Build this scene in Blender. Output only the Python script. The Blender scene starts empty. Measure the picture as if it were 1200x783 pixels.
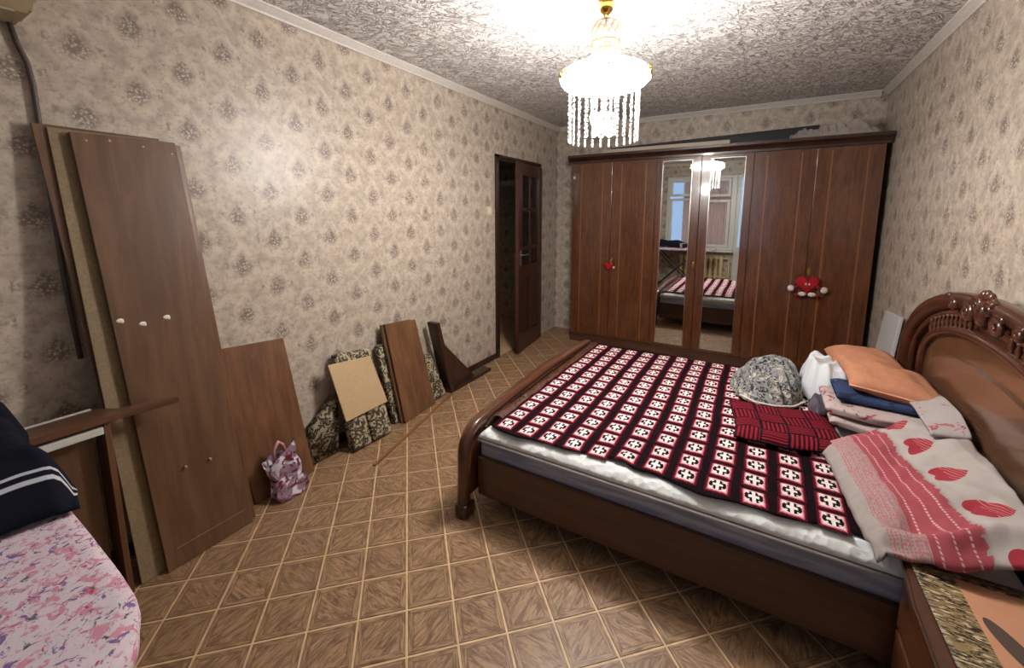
import bpy, bmesh, math, random
from mathutils import Vector, Matrix, noise
random.seed(7)
C = bpy.context.scene.collection
sc = bpy.context.scene
PI = math.pi

# ------------------------------------------------------------------ camera
cam = bpy.data.cameras.new('camera')
camo = bpy.data.objects.new('camera', cam)
C.objects.link(camo)
sc.camera = camo
cam.sensor_fit = 'HORIZONTAL'
cam.sensor_width = 36
cam.lens = 489.157 / 1200 * 36
cam.shift_x = (600 - 597.77) / 1200
cam.shift_y = -(391.5 - 322.43) / 1200
cam.clip_start = 0.02
yaw, pitch, roll = -0.5412, -0.1441, -0.0013
fw = Vector((math.sin(yaw) * math.cos(pitch), math.cos(yaw) * math.cos(pitch), math.sin(pitch)))
rt = Vector((math.cos(yaw), -math.sin(yaw), 0))
up = rt.cross(fw)
r2 = rt * math.cos(roll) + up * math.sin(roll)
u2 = -rt * math.sin(roll) + up * math.cos(roll)
M = Matrix((r2, u2, -fw)).transposed().to_4x4()
M.translation = Vector((2.2345, 0.3263, 1.4485))
camo.matrix_world = M

# ------------------------------------------------------------------ world / exposure
w = bpy.data.worlds.new('dusk')
sc.world = w
w.use_nodes = True
w.node_tree.nodes['Background'].inputs[0].default_value = (0.42, 0.64, 1.0, 1)
w.node_tree.nodes['Background'].inputs[1].default_value = 1.0
sc.view_settings.view_transform = 'Standard'
sc.view_settings.look = 'None'
sc.view_settings.exposure = 0.0
sc.view_settings.gamma = 1
LAMP = 76.0          # strength of the glowing chandelier ring

# ------------------------------------------------------------------ room constants
W, L, H, YB = 3.07, 5.18, 2.5, -0.35
WY = 4.74            # wardrobe front


# ------------------------------------------------------------------ node helpers
class S:
    def __init__(s, g, k): s.g, s.k = g, k
    def __add__(s, o): return s.g.m('ADD', s, o)
    __radd__ = __add__
    def __sub__(s, o): return s.g.m('SUBTRACT', s, o)
    def __rsub__(s, o): return s.g.m('SUBTRACT', o, s)
    def __mul__(s, o): return s.g.m('MULTIPLY', s, o)
    __rmul__ = __mul__
    def __truediv__(s, o): return s.g.m('DIVIDE', s, o)
    def abs(s): return s.g.m('ABSOLUTE', s)
    def floor(s): return s.g.m('FLOOR', s)
    def fract(s): return s.g.m('FRACT', s)
    def gt(s, o): return s.g.m('GREATER_THAN', s, o)
    def lt(s, o): return s.g.m('LESS_THAN', s, o)


def srgb(r, g, b):
    f = lambda c: (c / 255 / 12.92) if c / 255 <= 0.04045 else ((c / 255 + 0.055) / 1.055) ** 2.4
    return (f(r), f(g), f(b), 1)


class G:
    """a material with a principled shader and small helpers to wire it"""
    def __init__(s, name, rough=0.5, spec=0.5, metal=0.0, col=None, **kw):
        s.mat = bpy.data.materials.new(name)
        s.mat.use_nodes = True
        s.t = s.mat.node_tree
        s.b = s.t.nodes['Principled BSDF']
        s.b.inputs['Roughness'].default_value = rough
        s.b.inputs['Specular IOR Level'].default_value = spec
        s.b.inputs['Metallic'].default_value = metal
        if col: s.b.inputs['Base Color'].default_value = srgb(*col)
        for k, v in kw.items(): s.b.inputs[k.replace('_', ' ')].default_value = v
    def put(s, sock, v):
        if isinstance(v, S): s.t.links.new(v.k, sock)
        elif isinstance(v, tuple) and len(v) == 3 and sock.type == 'RGBA': sock.default_value = srgb(*v)
        else: sock.default_value = v
    def m(s, op, *a):
        n = s.t.nodes.new('ShaderNodeMath'); n.operation = op
        for i, v in enumerate(a): s.put(n.inputs[i], v)
        return S(s, n.outputs[0])
    def mn(s, *a):
        r = a[0]
        for q in a[1:]: r = s.m('MINIMUM', r, q)
        return r
    def mx(s, *a):
        r = a[0]
        for q in a[1:]: r = s.m('MAXIMUM', r, q)
        return r
    def step(s, v, lo, hi, a=0.0, b=1.0):
        n = s.t.nodes.new('ShaderNodeMapRange'); n.interpolation_type = 'SMOOTHSTEP'
        s.put(n.inputs[0], v)
        for i, q in enumerate((lo, hi, a, b)): s.put(n.inputs[i + 1], q)
        return S(s, n.outputs[0])
    def coord(s, kind='Object'):
        n = s.t.nodes.new('ShaderNodeTexCoord')
        x = s.t.nodes.new('ShaderNodeSeparateXYZ')
        s.t.links.new(n.outputs[kind], x.inputs[0])
        return [S(s, o) for o in x.outputs]
    def vec(s, x, y, z=0.0):
        n = s.t.nodes.new('ShaderNodeCombineXYZ')
        for i, v in enumerate((x, y, z)): s.put(n.inputs[i], v)
        return S(s, n.outputs[0])
    def noise(s, v, scale=1.0, detail=3.0, rough=0.5, dist=0.0):
        n = s.t.nodes.new('ShaderNodeTexNoise')
        s.put(n.inputs['Vector'], v); n.inputs['Scale'].default_value = scale
        n.inputs['Detail'].default_value = detail; n.inputs['Roughness'].default_value = rough
        n.inputs['Distortion'].default_value = dist
        return S(s, n.outputs[0])
    def voro(s, v, scale=1.0, feat='F1', out=0, rnd=1.0):
        n = s.t.nodes.new('ShaderNodeTexVoronoi'); n.feature = feat
        s.put(n.inputs['Vector'], v); n.inputs['Scale'].default_value = scale
        n.inputs['Randomness'].default_value = rnd
        return S(s, n.outputs[out])
    def mix(s, f, a, b):
        n = s.t.nodes.new('ShaderNodeMix'); n.data_type = 'RGBA'
        s.put(n.inputs[0], f); s.put(n.inputs[6], a); s.put(n.inputs[7], b)
        return S(s, n.outputs[2])
    def rnd(s):
        n = s.t.nodes.new('ShaderNodeObjectInfo')
        return S(s, n.outputs['Random'])
    def island(s):
        n = s.t.nodes.new('ShaderNodeNewGeometry')
        return S(s, n.outputs['Random Per Island'])
    def color(s, v): s.put(s.b.inputs['Base Color'], v); return s
    def rough(s, v): s.put(s.b.inputs['Roughness'], v); return s
    def bump(s, h, strength=0.3, dist=0.01):
        n = s.t.nodes.new('ShaderNodeBump')
        n.inputs['Strength'].default_value = strength
        n.inputs['Distance'].default_value = dist
        s.put(n.inputs['Height'], h)
        s.t.links.new(n.outputs[0], s.b.inputs['Normal'])
        return s


def wood(name, c1, c2, axis='z', rough=0.35, scale=1.0, spec=0.5, coat=0.0, fig=0.0):
    g = G(name, rough=rough, spec=spec)
    c = g.coord()
    st = {'x': (0.07, 1, 1), 'y': (1, 0.07, 1), 'z': (1, 1, 0.07)}[axis]
    v = g.vec(c[0] * st[0], c[1] * st[1], c[2] * st[2])
    a = g.noise(v, 26 * scale, 5, 0.65, 0.6 + fig)
    b = g.noise(v, 7 * scale, 2, 0.5, 1.0 + fig * 2)
    f = g.step(a * 0.6 + b * 0.4, 0.35, 0.65)
    g.color(g.mix(f, c1, c2))
    g.bump(a, 0.06, 0.002)
    g.b.inputs['Coat Weight'].default_value = coat
    g.b.inputs['Coat Roughness'].default_value = 0.08
    return g.mat


def plain(name, col, rough=0.5, metal=0.0, spec=0.5, nz=0.0, ns=60, **kw):
    g = G(name, rough=rough, metal=metal, spec=spec, **kw)
    if nz:
        c = g.coord(); v = g.vec(*c)
        n = g.noise(v, ns, 4)
        d = tuple(max(0, q * (1 - nz)) for q in col)
        g.color(g.mix(g.step(n, 0.3, 0.7), d, col)); g.bump(n, 0.25, 0.003)
    else: g.color(col)
    return g.mat


# ------------------------------------------------------------------ materials
def wallpaper():
    g = G('wallpaper', rough=0.36, spec=0.42)
    x, y, z = g.coord()
    s = (x + y - 0.914) / 0.17 + 0.5
    col = s.floor()
    par = (col * 0.5).fract()
    t = (z - 2.075) / 0.25 + 0.5 + par
    mx = (s.fract() - 0.5) * 0.17
    mz = (t.fract() - 0.5) * 0.25
    p = g.vec(x + y, z, col)
    p2 = g.vec(x + y, z, 0.0)
    wob = (g.noise(p, 35, 3) - 0.5) * 0.02
    wz = g.mx(0.3, 1 - g.mx(mz + 0.012, 0.0) * 13)
    d = g.m('POWER', g.m('POWER', (mx + wob).abs() / (0.047 * wz), 2) + g.m('POWER', (mz + wob).abs() / 0.055, 2), 0.5)
    inside = g.step(d, 0.5, 1.25, 1, 0)
    fine = g.noise(p, 150, 3, 0.7)
    cells = g.voro(p, 95)
    # little flowers: light petals with dark outlines inside the cluster
    dark = g.step(fine * 0.5 + cells * 0.55, 0.42, 0.62)
    light = g.step(cells, 0.34, 0.14) * g.step(mz, 0.025, -0.015)
    # halo, pointed arch around the cluster
    wz2 = g.mx(0.3, 1.05 - g.mx(mz + 0.01, 0.0) * 7)
    d2 = g.m('POWER', g.m('POWER', mx.abs() / (0.068 * wz2), 2) + g.m('POWER', (mz - 0.005).abs() / 0.088, 2), 0.5)
    halo = g.step((d2 - 1.0).abs(), 0.4, 0.05)
    # faint smudges between the clusters
    ox = 0.085 - mx.abs()
    e = g.m('POWER', g.m('POWER', ox / 0.036, 2) + g.m('POWER', ((mz.abs() - 0.0)) / 0.026, 2), 0.5)
    sm = g.step(e, 1.3, 0.3) * g.step(g.noise(p2, 60, 3), 0.4, 0.62)
    blot = g.noise(p2, 16, 4, 0.6)
    base = g.mix(g.step(blot, 0.35, 0.68), (168, 156, 142), (193, 181, 164))
    base = g.mix(halo * g.step(g.noise(p2, 40, 3), 0.25, 0.55) * 0.42, base, (210, 199, 182))
    base = g.mix(sm * 0.75, base, (126, 112, 104))
    base = g.mix(g.step(g.noise(p2, 44, 4, 0.7), 0.5, 0.64) * 0.42, base, (128, 112, 102))
    base = g.mix(inside * 0.35, base, (144, 130, 118))
    base = g.mix(inside * dark * 0.6, base, (92, 76, 72))
    base = g.mix(inside * light * 0.85, base, (222, 210, 202))
    g.color(base)
    g.bump(g.noise(p2, 120, 4) + inside * fine * 0.6, 0.25, 0.002)
    return g.mat


def ceiling_foam():
    g = G('crumpled_foam', rough=0.5, spec=0.35)
    x, y, z = g.coord()
    r = g.rnd()
    v = g.vec(x + r * 7, y + r * 3, z)
    n1 = g.noise(v, 9, 2)
    vv = g.vec(x * 0.75 + y * 0.45 + n1 * 0.12 + r * 7, y * 1.35 - x * 0.4 + n1 * 0.2 + r * 3, z)
    n = g.noise(vv, 17, 4, 0.6, 1.5)
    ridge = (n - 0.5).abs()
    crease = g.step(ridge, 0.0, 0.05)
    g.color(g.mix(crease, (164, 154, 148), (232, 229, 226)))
    g.bump(crease * 0.8 + g.noise(vv, 60, 3) * 0.4 + n, 0.9, 0.014)
    return g.mat


def floor_tile():
    g = G('wood_print_tile', rough=0.42, spec=0.4)
    u, v, _ = g.coord('UV')
    isl = (g.island() + g.rnd() * 0.618).fract()
    du = u - 0.5; dv = v - 0.5
    rad = g.mx(du.abs(), dv.abs())
    rr = (isl * 91.7).fract()
    off = rr * 40
    flip = g.m('GREATER_THAN', (isl * 47.3).fract(), 0.5) * 2 - 1
    a = du + dv * flip; b = dv - du * flip
    inner = g.noise(g.vec(a * 1.6 + off, b * 8, off), 1, 4, 0.65, 1.2)
    horiz = g.noise(g.vec(u * 3 + off, v * 26, off + 5), 1, 3, 0.6, 0.3)
    vert = g.noise(g.vec(u * 26, v * 3 + off, off + 9), 1, 3, 0.6, 0.3)
    fr = rad.gt(0.36)
    isv = du.abs().gt(dv.abs())
    strip = g.mix(isv, horiz, vert)
    n = g.mix(fr, inner, strip)
    joint = g.step((rad - 0.36).abs(), 0.02, 0.0)
    mit = g.step((du.abs() - dv.abs()).abs(), 0.015, 0.0) * fr
    c = g.mix(g.step(n, 0.32, 0.68), (102, 75, 53), (172, 139, 105))
    c = g.mix(g.mx(joint, mit) * 0.55, c, (84, 60, 42))
    c = g.mix(g.step(rad, 0.455, 0.487) * 0.65, c, (88, 62, 42))
    c = g.mix(rr * 0.3, c, (120, 92, 68))
    g.color(c)
    g.bump(n, 0.08, 0.002)
    return g.mat


def crochet():
    g = G('crochet_square_yarn', rough=0.9, spec=0.15)
    u, v, _ = g.coord('UV')
    r = g.rnd()
    wn = g.noise(g.vec(u + r * 9, v + r * 5), 9, 2)
    x = (u - 0.5) * 2 + (wn - 0.5) * 0.16; y = (v - 0.5) * 2 + (wn - 0.5) * 0.16
    ax, ay = x.abs(), y.abs()
    rad = g.mx(ax, ay)
    dia = ax + ay
    plus = g.mx(g.mn(ax.lt(0.13), ay.lt(0.5)), g.mn(ay.lt(0.14), ax.lt(0.40)))
    ring = g.mn(g.m('POWER', ax * ax + ay * ay * 1.2, 0.5).lt(0.68), dia.gt(0.0))
    gapv = g.mx(g.mn(ax.lt(0.13), ay.gt(0.3)), g.mn((ax - 0.40).abs().lt(0.09), (ay - 0.40).abs().lt(0.07)))
    dark = g.mn(ring, 1 - g.mx(plus, gapv))
    dots = g.step(g.voro(g.vec(u, v), 13, rnd=0.3), 0.5, 0.25)
    c = g.mix(g.step(rad, 0.56, 0.80), (238, 226, 222), (200, 86, 108))
    c = g.mix(g.step(rad, 0.76, 0.86), c, (74, 8, 22))
    c = g.mix(dark, c, (14, 8, 12))
    c = g.mix(dots * 0.12, c, (30, 8, 12))
    g.color(c)
    g.bump(g.voro(g.vec(u, v), 16, rnd=0.4), 0.6, 0.004)
    return g.mat


def veneer():
    g = G('mahogany_veneer', rough=0.28, spec=0.5)
    x, y, z = g.coord()
    v = g.vec(x, y, z * 0.22)
    warp = g.noise(v, 6, 3, 0.6, 1.2)
    a = g.noise(g.vec(x * 8 + warp * 2.5, z * 1.3, y), 3.2, 4, 0.6, 0.8)
    b = g.noise(g.vec(x, y, z * 0.06), 60, 4)
    f = g.step(a * 0.55 + b * 0.45, 0.3, 0.7)
    g.color(g.mix(f, (66, 35, 18), (106, 62, 34)))
    g.b.inputs['Coat Weight'].default_value = 0.6
    g.b.inputs['Coat Roughness'].default_value = 0.07
    return g.mat


def floral(name, base, cols, scale, rough=0.9, seed=0.0):
    g = G(name, rough=rough, spec=0.2)
    x, y, z = g.coord()
    v = g.vec(x + seed, y, z)
    c = base
    f = None
    cur = g.mix(g.noise(v, scale * 0.4, 2), base, tuple(int(q * 0.93) for q in base))
    for i, (col, th) in enumerate(cols):
        n = g.noise(g.vec(x + seed + i * 3.7, y + i * 1.3, z), scale, 4, 0.65, 0.8)
        cur = g.mix(g.step(n, th, th + 0.05), cur, col)
    g.color(cur)
    g.bump(g.noise(v, 90, 3), 0.2, 0.003)
    return g.mat


def damask():
    g = G('damask_upholstery', rough=0.85, spec=0.2)
    x, y, z = g.coord()
    v = g.vec(x, y, z)
    wn = g.noise(v, 12, 2)
    d = g.voro(g.vec(x + wn * 0.05, y + wn * 0.05, z), 13)
    ring = g.step(g.m('SINE', d * 26), -0.1, 0.25)
    leaf = g.step(g.noise(v, 34, 3, 0.6, 1.5), 0.47, 0.53)
    f = g.mx(g.mx(g.mn(ring, leaf), g.step(g.noise(v, 30, 3), 0.54, 0.58)), g.step(d, 0.16, 0.05))
    g.color(g.mix(f, (70, 62, 49), (174, 162, 136)))
    g.bump(f, 0.3, 0.003)
    return g.mat


def duvet_print():
    g = G('heart_print_duvet', rough=0.88, spec=0.2)
    s, t, _ = g.coord('UV')           # metres from the left edge, metres from the near edge
    v = g.vec(s, t)
    base = g.mix(g.noise(v, 30, 3), (164, 156, 151), (144, 135, 131))
    # thin lace rows
    rows = g.mn((s - 0.045).gt(0), (0.145 - s).gt(0))
    ln = g.step(((s / 0.02).fract() - 0.5).abs(), 0.4, 0.46)
    dots = g.step(g.voro(v, 105, rnd=0.4), 0.55, 0.3)
    c = g.mix(rows * g.mx(ln, dots) * 0.75, base, (178, 84, 96))
    # solid rose band with pale stitched rows
    band = g.mn((s - 0.145).gt(0), (g.noise(v, 60, 2) * 0.05 + 0.265 - s).gt(0))
    tip = g.mn(g.step((((s - 0.145) / 0.045).fract() - 0.5).abs(), 0.1, 0.03), g.step((((t + s * 0.4) / 0.012).fract() - 0.5).abs(), 0.1, 0.3))
    c = g.mix(band, c, (156, 74, 82))
    c = g.mix(band * tip * 0.7, c, (222, 190, 188))
    grey = g.step(s, 0.285, 0.31) * g.step(s, 0.52, 0.5)
    c = g.mix(grey * 0.5, c, (196, 188, 182))
    # hearts, tips towards the headboard
    hy = (((t + 0.05) / 0.2).fract() - 0.5) * 0.2
    hx = s - 0.385
    X = hy / 0.044
    Y = 0.12 - hx / 0.055
    q = X * X + Y * Y - 1
    hv = q * q * q - X * X * Y * Y * Y
    heart = hv.lt(0)
    stripes = g.step((((t * 0.5 + s) / 0.016).fract() - 0.5).abs(), 0.36, 0.42) * hx.gt(-0.01)
    c = g.mix(heart, c, (156, 52, 64))
    c = g.mix(heart * stripes * 0.6, c, (214, 160, 160))
    far = s.gt(0.54)
    st2 = g.step(((s / 0.07).fract() - 0.5).abs(), 0.05, 0.02)
    c = g.mix(far * st2 * 0.5, c, (120, 104, 98))
    g.color(c)
    g.bump(g.noise(v, 160, 2), 0.2, 0.002)
    return g.mat


def camo():
    g = G('leaf_print_cloth', rough=0.9, spec=0.2)
    x, y, z = g.coord()
    v = g.vec(x, y, z)
    n = g.noise(v, 38, 4, 0.6, 1.8)
    n2 = g.noise(g.vec(x + 3, y, z), 26, 3, 0.6, 1.2)
    c = g.mix(g.step(n, 0.44, 0.5), (44, 48, 58), (134, 134, 132))
    c = g.mix(g.step(n2, 0.54, 0.62), c, (184, 176, 158))
    g.color(c)
    return g.mat


def ribbed_red():
    g = G('ribbed_red_knit', rough=0.9, spec=0.15)
    s, t, _ = g.coord('UV')
    cs = (s / 0.11).floor(); ct = (t / 0.11).floor()
    chk = ((cs + ct) * 0.5).fract().gt(0.25)
    a = g.step(((s / 0.018).fract() - 0.5).abs(), 0.12, 0.3)
    b = g.step(((t / 0.018).fract() - 0.5).abs(), 0.12, 0.3)
    f = g.mix(chk, a, b)
    c = g.mix(f, (38, 10, 24), (132, 24, 38))
    edge = g.mx((((s / 0.11).fract() - 0.5).abs() - 0.46).gt(0), (((t / 0.11).fract() - 0.5).abs() - 0.46).gt(0))
    g.color(g.mix(edge, c, (30, 12, 26)))
    g.bump(f, 0.8, 0.006)
    return g.mat


def runner_print():
    g = G('runner_print', rough=0.5, spec=0.4)
    s, t, _ = g.coord('UV')
    v = g.vec(s * 1.0 + t * 0.35, t * 4.2)
    n = g.noise(v, 22, 4, 0.7, 1.4)
    grass = g.mix(g.step(n, 0.45, 0.52), (34, 28, 22), (142, 122, 84))
    grass = g.mix(g.step(g.noise(v, 40, 3), 0.58, 0.62), grass, (206, 190, 160))
    peach = g.mix(g.noise(g.vec(s, t), 20, 3), (206, 152, 118), (190, 138, 108))
    e = g.mx(g.step(s, 0.088, 0.084), g.step(t, 0.53, 0.536))
    c = g.mix(e, peach, grass)
    for cx, cy, rot, la, lb in ((0.133, 0.335, 0.35, 0.085, 0.022), (0.19, 0.25, 0.3, 0.10, 0.022)):
        ca, sa = math.cos(rot), math.sin(rot)
        p = ((s - cx) * sa + (cy - t) * ca) / la
        q = ((s - cx) * ca - (cy - t) * sa) / lb
        c = g.mix((p * p + q * q).lt(1.0), c, (88, 74, 66))
    g.color(c)
    return g.mat


def bag_print():
    g = G('printed_carrier_bag', rough=0.3, spec=0.5)
    x, y, z = g.coord()
    v = g.vec(x, y, z)
    n = g.noise(v, 14, 2, 0.5, 0.8)
    n2 = g.noise(g.vec(x + 5, y, z * 1.4), 18, 2, 0.5, 1.2)
    c = g.mix(g.step(n, 0.44, 0.48), (214, 208, 218), (146, 118, 138))
    c = g.mix(g.step(n2, 0.56, 0.6), c, (104, 36, 46))
    c = g.mix(g.step(n2, 0.38, 0.34), c, (36, 32, 44))
    g.color(c)
    return g.mat


def burl():
    g = G('carved_burl_inlay', rough=0.4, spec=0.4)
    x, y, z = g.coord()
    v = g.vec(x, y, z)
    n = g.noise(v, 30, 4, 0.7, 2.0)
    g.color(g.mix(g.step(n, 0.42, 0.58), (34, 18, 12), (98, 58, 40)))
    g.bump(n, 0.8, 0.008)
    return g.mat


M_wall = wallpaper()
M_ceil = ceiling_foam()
M_tile = floor_tile()
M_grout = plain('tile_joint', (214, 182, 140), 0.55, nz=0.10, ns=30)
M_veneer = veneer()
M_panel = wood('brown_laminate', (88, 64, 46), (113, 83, 60), 'z', 0.38, 0.8)
M_panel2 = wood('walnut_laminate', (92, 62, 42), (124, 86, 58), 'z', 0.4, 1.0)
M_panelh = wood('brown_laminate_across', (78, 52, 38), (104, 72, 52), 'y', 0.38, 0.8)
M_khaki = plain('raw_board_face', (142, 122, 92), 0.7, nz=0.1, ns=90)
M_beige = plain('beige_fibreboard', (196, 168, 128), 0.7, nz=0.06, ns=120)
M_dark = wood('dark_stained_wood', (38, 20, 14), (62, 34, 24), 'z', 0.3, 1.2, coat=0.3)
M_bed = wood('bed_walnut', (66, 38, 24), (94, 56, 34), 'y', 0.3, 0.8, coat=0.35)
M_bedx = wood('bed_walnut_rail', (60, 36, 26), (88, 56, 40), 'x', 0.35, 0.8, coat=0.2)
M_bedp = wood('bed_veneer_panel', (84, 56, 38), (108, 74, 48), 'y', 0.25, 0.5, coat=0.4, fig=0.8)
M_trim = plain('cream_paint', (206, 200, 192), 0.5, nz=0.04)
M_white = plain('white_plastic', (214, 214, 208), 0.35)
M_black = plain('black_metal', (22, 22, 24), 0.4)
M_chrome = plain('worn_metal', (180, 176, 168), 0.3, metal=1.0)
M_gold = plain('polished_brass', (212, 170, 90), 0.22, metal=1.0)
M_mirror = plain('mirror_glass', (232, 236, 236), 0.012, metal=1.0)


def veil(name, col, rough, weight):
    g = G(name, rough=rough, col=col)
    g.b.inputs['Transmission Weight'].default_value = weight
    g.b.inputs['IOR'].default_value = 1.3
    return g.mat


M_crystal = veil('cut_crystal', (232, 232, 230), 0.08, 0.9)
g = G('lit_crystal_ring', rough=0.3, col=(255, 252, 244))
g.b.inputs['Emission Color'].default_value = (1.0, 0.95, 0.91, 1)
g.b.inputs['Emission Strength'].default_value = LAMP
M_glow = g.mat
g = G('window_glass', rough=0.02, col=(235, 245, 250))
g.b.inputs['Alpha'].default_value = 0.1
M_glass = g.mat
g = G('dark_door_glass', rough=0.08, col=(30, 26, 26))
M_dglass = g.mat


# ------------------------------------------------------------------ mesh helpers
def nb(): return bmesh.new()


def box(bm, x0, x1, y0, y1, z0, z1, bev=0.0):
    t = bmesh.new() if bev else bm
    vs = [t.verts.new((x, y, z)) for x in (x0, x1) for y in (y0, y1) for z in (z0, z1)]
    for f in ((0, 1, 3, 2), (4, 6, 7, 5), (0, 4, 5, 1), (2, 3, 7, 6), (0, 2, 6, 4), (1, 5, 7, 3)):
        t.faces.new([vs[i] for i in f])
    if bev:
        bmesh.ops.bevel(t, geom=list(t.edges), offset=bev, segments=2, affect='EDGES', profile=0.6)
        me = bpy.data.meshes.new('t'); t.to_mesh(me); bm.from_mesh(me); bpy.data.meshes.remove(me); t.free()
    return bm


def slab(bm, p0, p1, q1, q0, t, bev=0.0015):
    """board whose visible face is p0 p1 q1 q0 (near bottom, far bottom, far top, near top); t = thickness behind it"""
    P = [Vector(v) for v in (p0, p1, q1, q0)]
    n = (P[1] - P[0]).cross(P[3] - P[0]).normalized()
    tb = bmesh.new()
    a = [tb.verts.new(v) for v in P]
    b = [tb.verts.new(v - n * t) for v in P]
    tb.faces.new(a); tb.faces.new(b[::-1])
    for i in range(4):
        j = (i + 1) % 4
        tb.faces.new((a[j], a[i], b[i], b[j]))
    bmesh.ops.recalc_face_normals(tb, faces=tb.faces)
    if bev: bmesh.ops.bevel(tb, geom=list(tb.edges), offset=bev, segments=1, affect='EDGES')
    me = bpy.data.meshes.new('t'); tb.to_mesh(me); bm.from_mesh(me); bpy.data.meshes.remove(me); tb.free()
    return bm


def prism(bm, pts, axis, a, b, bev=0.0):
    """polygon pts (2-D) extruded along axis from a to b"""
    def mk(p, c):
        return {'x': (c, p[0], p[1]), 'y': (p[0], c, p[1]), 'z': (p[0], p[1], c)}[axis]
    tb = bmesh.new()
    A = [tb.verts.new(mk(p, a)) for p in pts]; B = [tb.verts.new(mk(p, b)) for p in pts]
    n = len(pts)
    tb.faces.new(A); tb.faces.new(B[::-1])
    for i in range(n): tb.faces.new((A[(i + 1) % n], A[i], B[i], B[(i + 1) % n]))
    bmesh.ops.recalc_face_normals(tb, faces=tb.faces)
    if bev:
        ed = [e for e in tb.edges if len(e.link_faces) == 2 and any(len(f.verts) > 4 for f in e.link_faces)] if n > 4 else list(tb.edges)
        bmesh.ops.bevel(tb, geom=ed, offset=bev, segments=2, affect='EDGES')
    me = bpy.data.meshes.new('t'); tb.to_mesh(me); bm.from_mesh(me); bpy.data.meshes.remove(me); tb.free()
    return bm


def tube(bm, pts, r, n=8, closed=False, cap=True):
    pts = [Vector(p) for p in pts]
    rs = r if isinstance(r, (list, tuple)) else [r] * len(pts)
    rings = []
    prev = None
    for i, p in enumerate(pts):
        if closed: d = (pts[(i + 1) % len(pts)] - pts[i - 1])
        else: d = pts[min(i + 1, len(pts) - 1)] - pts[max(i - 1, 0)]
        d.normalize()
        if prev is None:
            a = Vector((0, 0, 1)) if abs(d.z) < 0.9 else Vector((1, 0, 0))
            prev = d.cross(a).normalized()
        u = (prev - d * prev.dot(d)).normalized(); prev = u
        v = d.cross(u)
        rings.append([bm.verts.new(p + (u * math.cos(2 * PI * k / n) + v * math.sin(2 * PI * k / n)) * rs[i]) for k in range(n)])
    m = len(rings)
    for i in range(m if closed else m - 1):
        A, B = rings[i], rings[(i + 1) % m]
        for k in range(n): bm.faces.new((A[k], A[(k + 1) % n], B[(k + 1) % n], B[k]))
    if not closed and cap:
        bm.faces.new(rings[0][::-1]); bm.faces.new(rings[-1])
    return bm


def lathe(bm, prof, n=24, c=(0, 0, 0)):
    rings = []
    for r, z in prof:
        if r < 1e-5: rings.append([bm.verts.new((c[0], c[1], c[2] + z))])
        else: rings.append([bm.verts.new((c[0] + r * math.cos(2 * PI * k / n), c[1] + r * math.sin(2 * PI * k / n), c[2] + z)) for k in range(n)])
    for A, B in zip(rings, rings[1:]):
        for k in range(n):
            a, b = A[k % len(A)], A[(k + 1) % n % len(A)]
            d, e = B[k % len(B)], B[(k + 1) % n % len(B)]
            vs = []
            for q in (a, b, e, d):
                if q not in vs: vs.append(q)
            if len(vs) > 2: bm.faces.new(vs)
    return bm


def sweep(bm, path, sec, closed_sec=True):
    """path: list of (y,z) in the YZ plane; sec: list of (x, n) with n along the path normal (outwards)"""
    rings = []
    m = len(path)
    for i in range(m):
        a = Vector(path[max(i - 1, 0)]); b = Vector(path[min(i + 1, m - 1)])
        d = (b - a).normalized(); nrm = Vector((-d.y, d.x))
        rings.append([bm.verts.new((x, path[i][0] + nrm.x * q, path[i][1] + nrm.y * q)) for x, q in sec])
    k = len(sec)
    for A, B in zip(rings, rings[1:]):
        for j in range(k): bm.faces.new((A[j], A[(j + 1) % k], B[(j + 1) % k], B[j]))
    bm.faces.new(rings[0]); bm.faces.new(rings[-1][::-1])
    bmesh.ops.recalc_face_normals(bm, faces=bm.faces)
    return bm


def grid(bm, f, nu, nv, uvf=None):
    uv = bm.loops.layers.uv.verify()
    V = [[bm.verts.new(f(i / nu, j / nv)) for j in range(nv + 1)] for i in range(nu + 1)]
    for i in range(nu):
        for j in range(nv):
            fc = bm.faces.new((V[i][j], V[i + 1][j], V[i + 1][j + 1], V[i][j + 1]))
            for lp, (a, b) in zip(fc.loops, ((i, j), (i + 1, j), (i + 1, j + 1), (i, j + 1))):
                lp[uv].uv = uvf(a / nu, b / nv) if uvf else (a / nu, b / nv)
    return bm


def obj(name, bm, mat, parent=None, smooth=False, recalc=False, solid=0.0, subsurf=0):
    if recalc: bmesh.ops.recalc_face_normals(bm, faces=bm.faces)
    if parent is not None: bmesh.ops.translate(bm, verts=bm.verts, vec=-OFF(parent))
    me = bpy.data.meshes.new(name); bm.to_mesh(me); bm.free()
    me.materials.append(mat)
    if smooth:
        for p in me.polygons: p.use_smooth = True
    o = bpy.data.objects.new(name, me); C.objects.link(o)
    if parent is not None: o.parent = parent
    if solid:
        md = o.modifiers.new('thickness', 'SOLIDIFY'); md.thickness = solid; md.offset = 1
    if subsurf:
        md = o.modifiers.new('smooth', 'SUBSURF'); md.levels = subsurf; md.render_levels = subsurf
    return o


def OFF(p):
    v = Vector((0, 0, 0))
    while p is not None: v += p.location; p = p.parent
    return v


def thing(name, label, cat, loc, group=None):
    o = bpy.data.objects.new(name, None); C.objects.link(o)
    o.location = loc; o.empty_display_size = 0.05
    return tag(o, label, cat, group)


def tag(o, label, cat, group=None, kind=None):
    o['label'] = label; o['category'] = cat
    if group: o['group'] = group
    if kind: o['kind'] = kind
    return o


def struct(o): o['kind'] = 'structure'; return o


def rebase(o, loc):
    """put the origin of a world-built top-level mesh at loc"""
    loc = Vector(loc)
    o.data.transform(Matrix.Translation(-loc)); o.location = loc
    return o


def nz(x, y, z=0.0, s=1.0): return noise.noise(Vector((x * s, y * s, z * s)))


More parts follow.
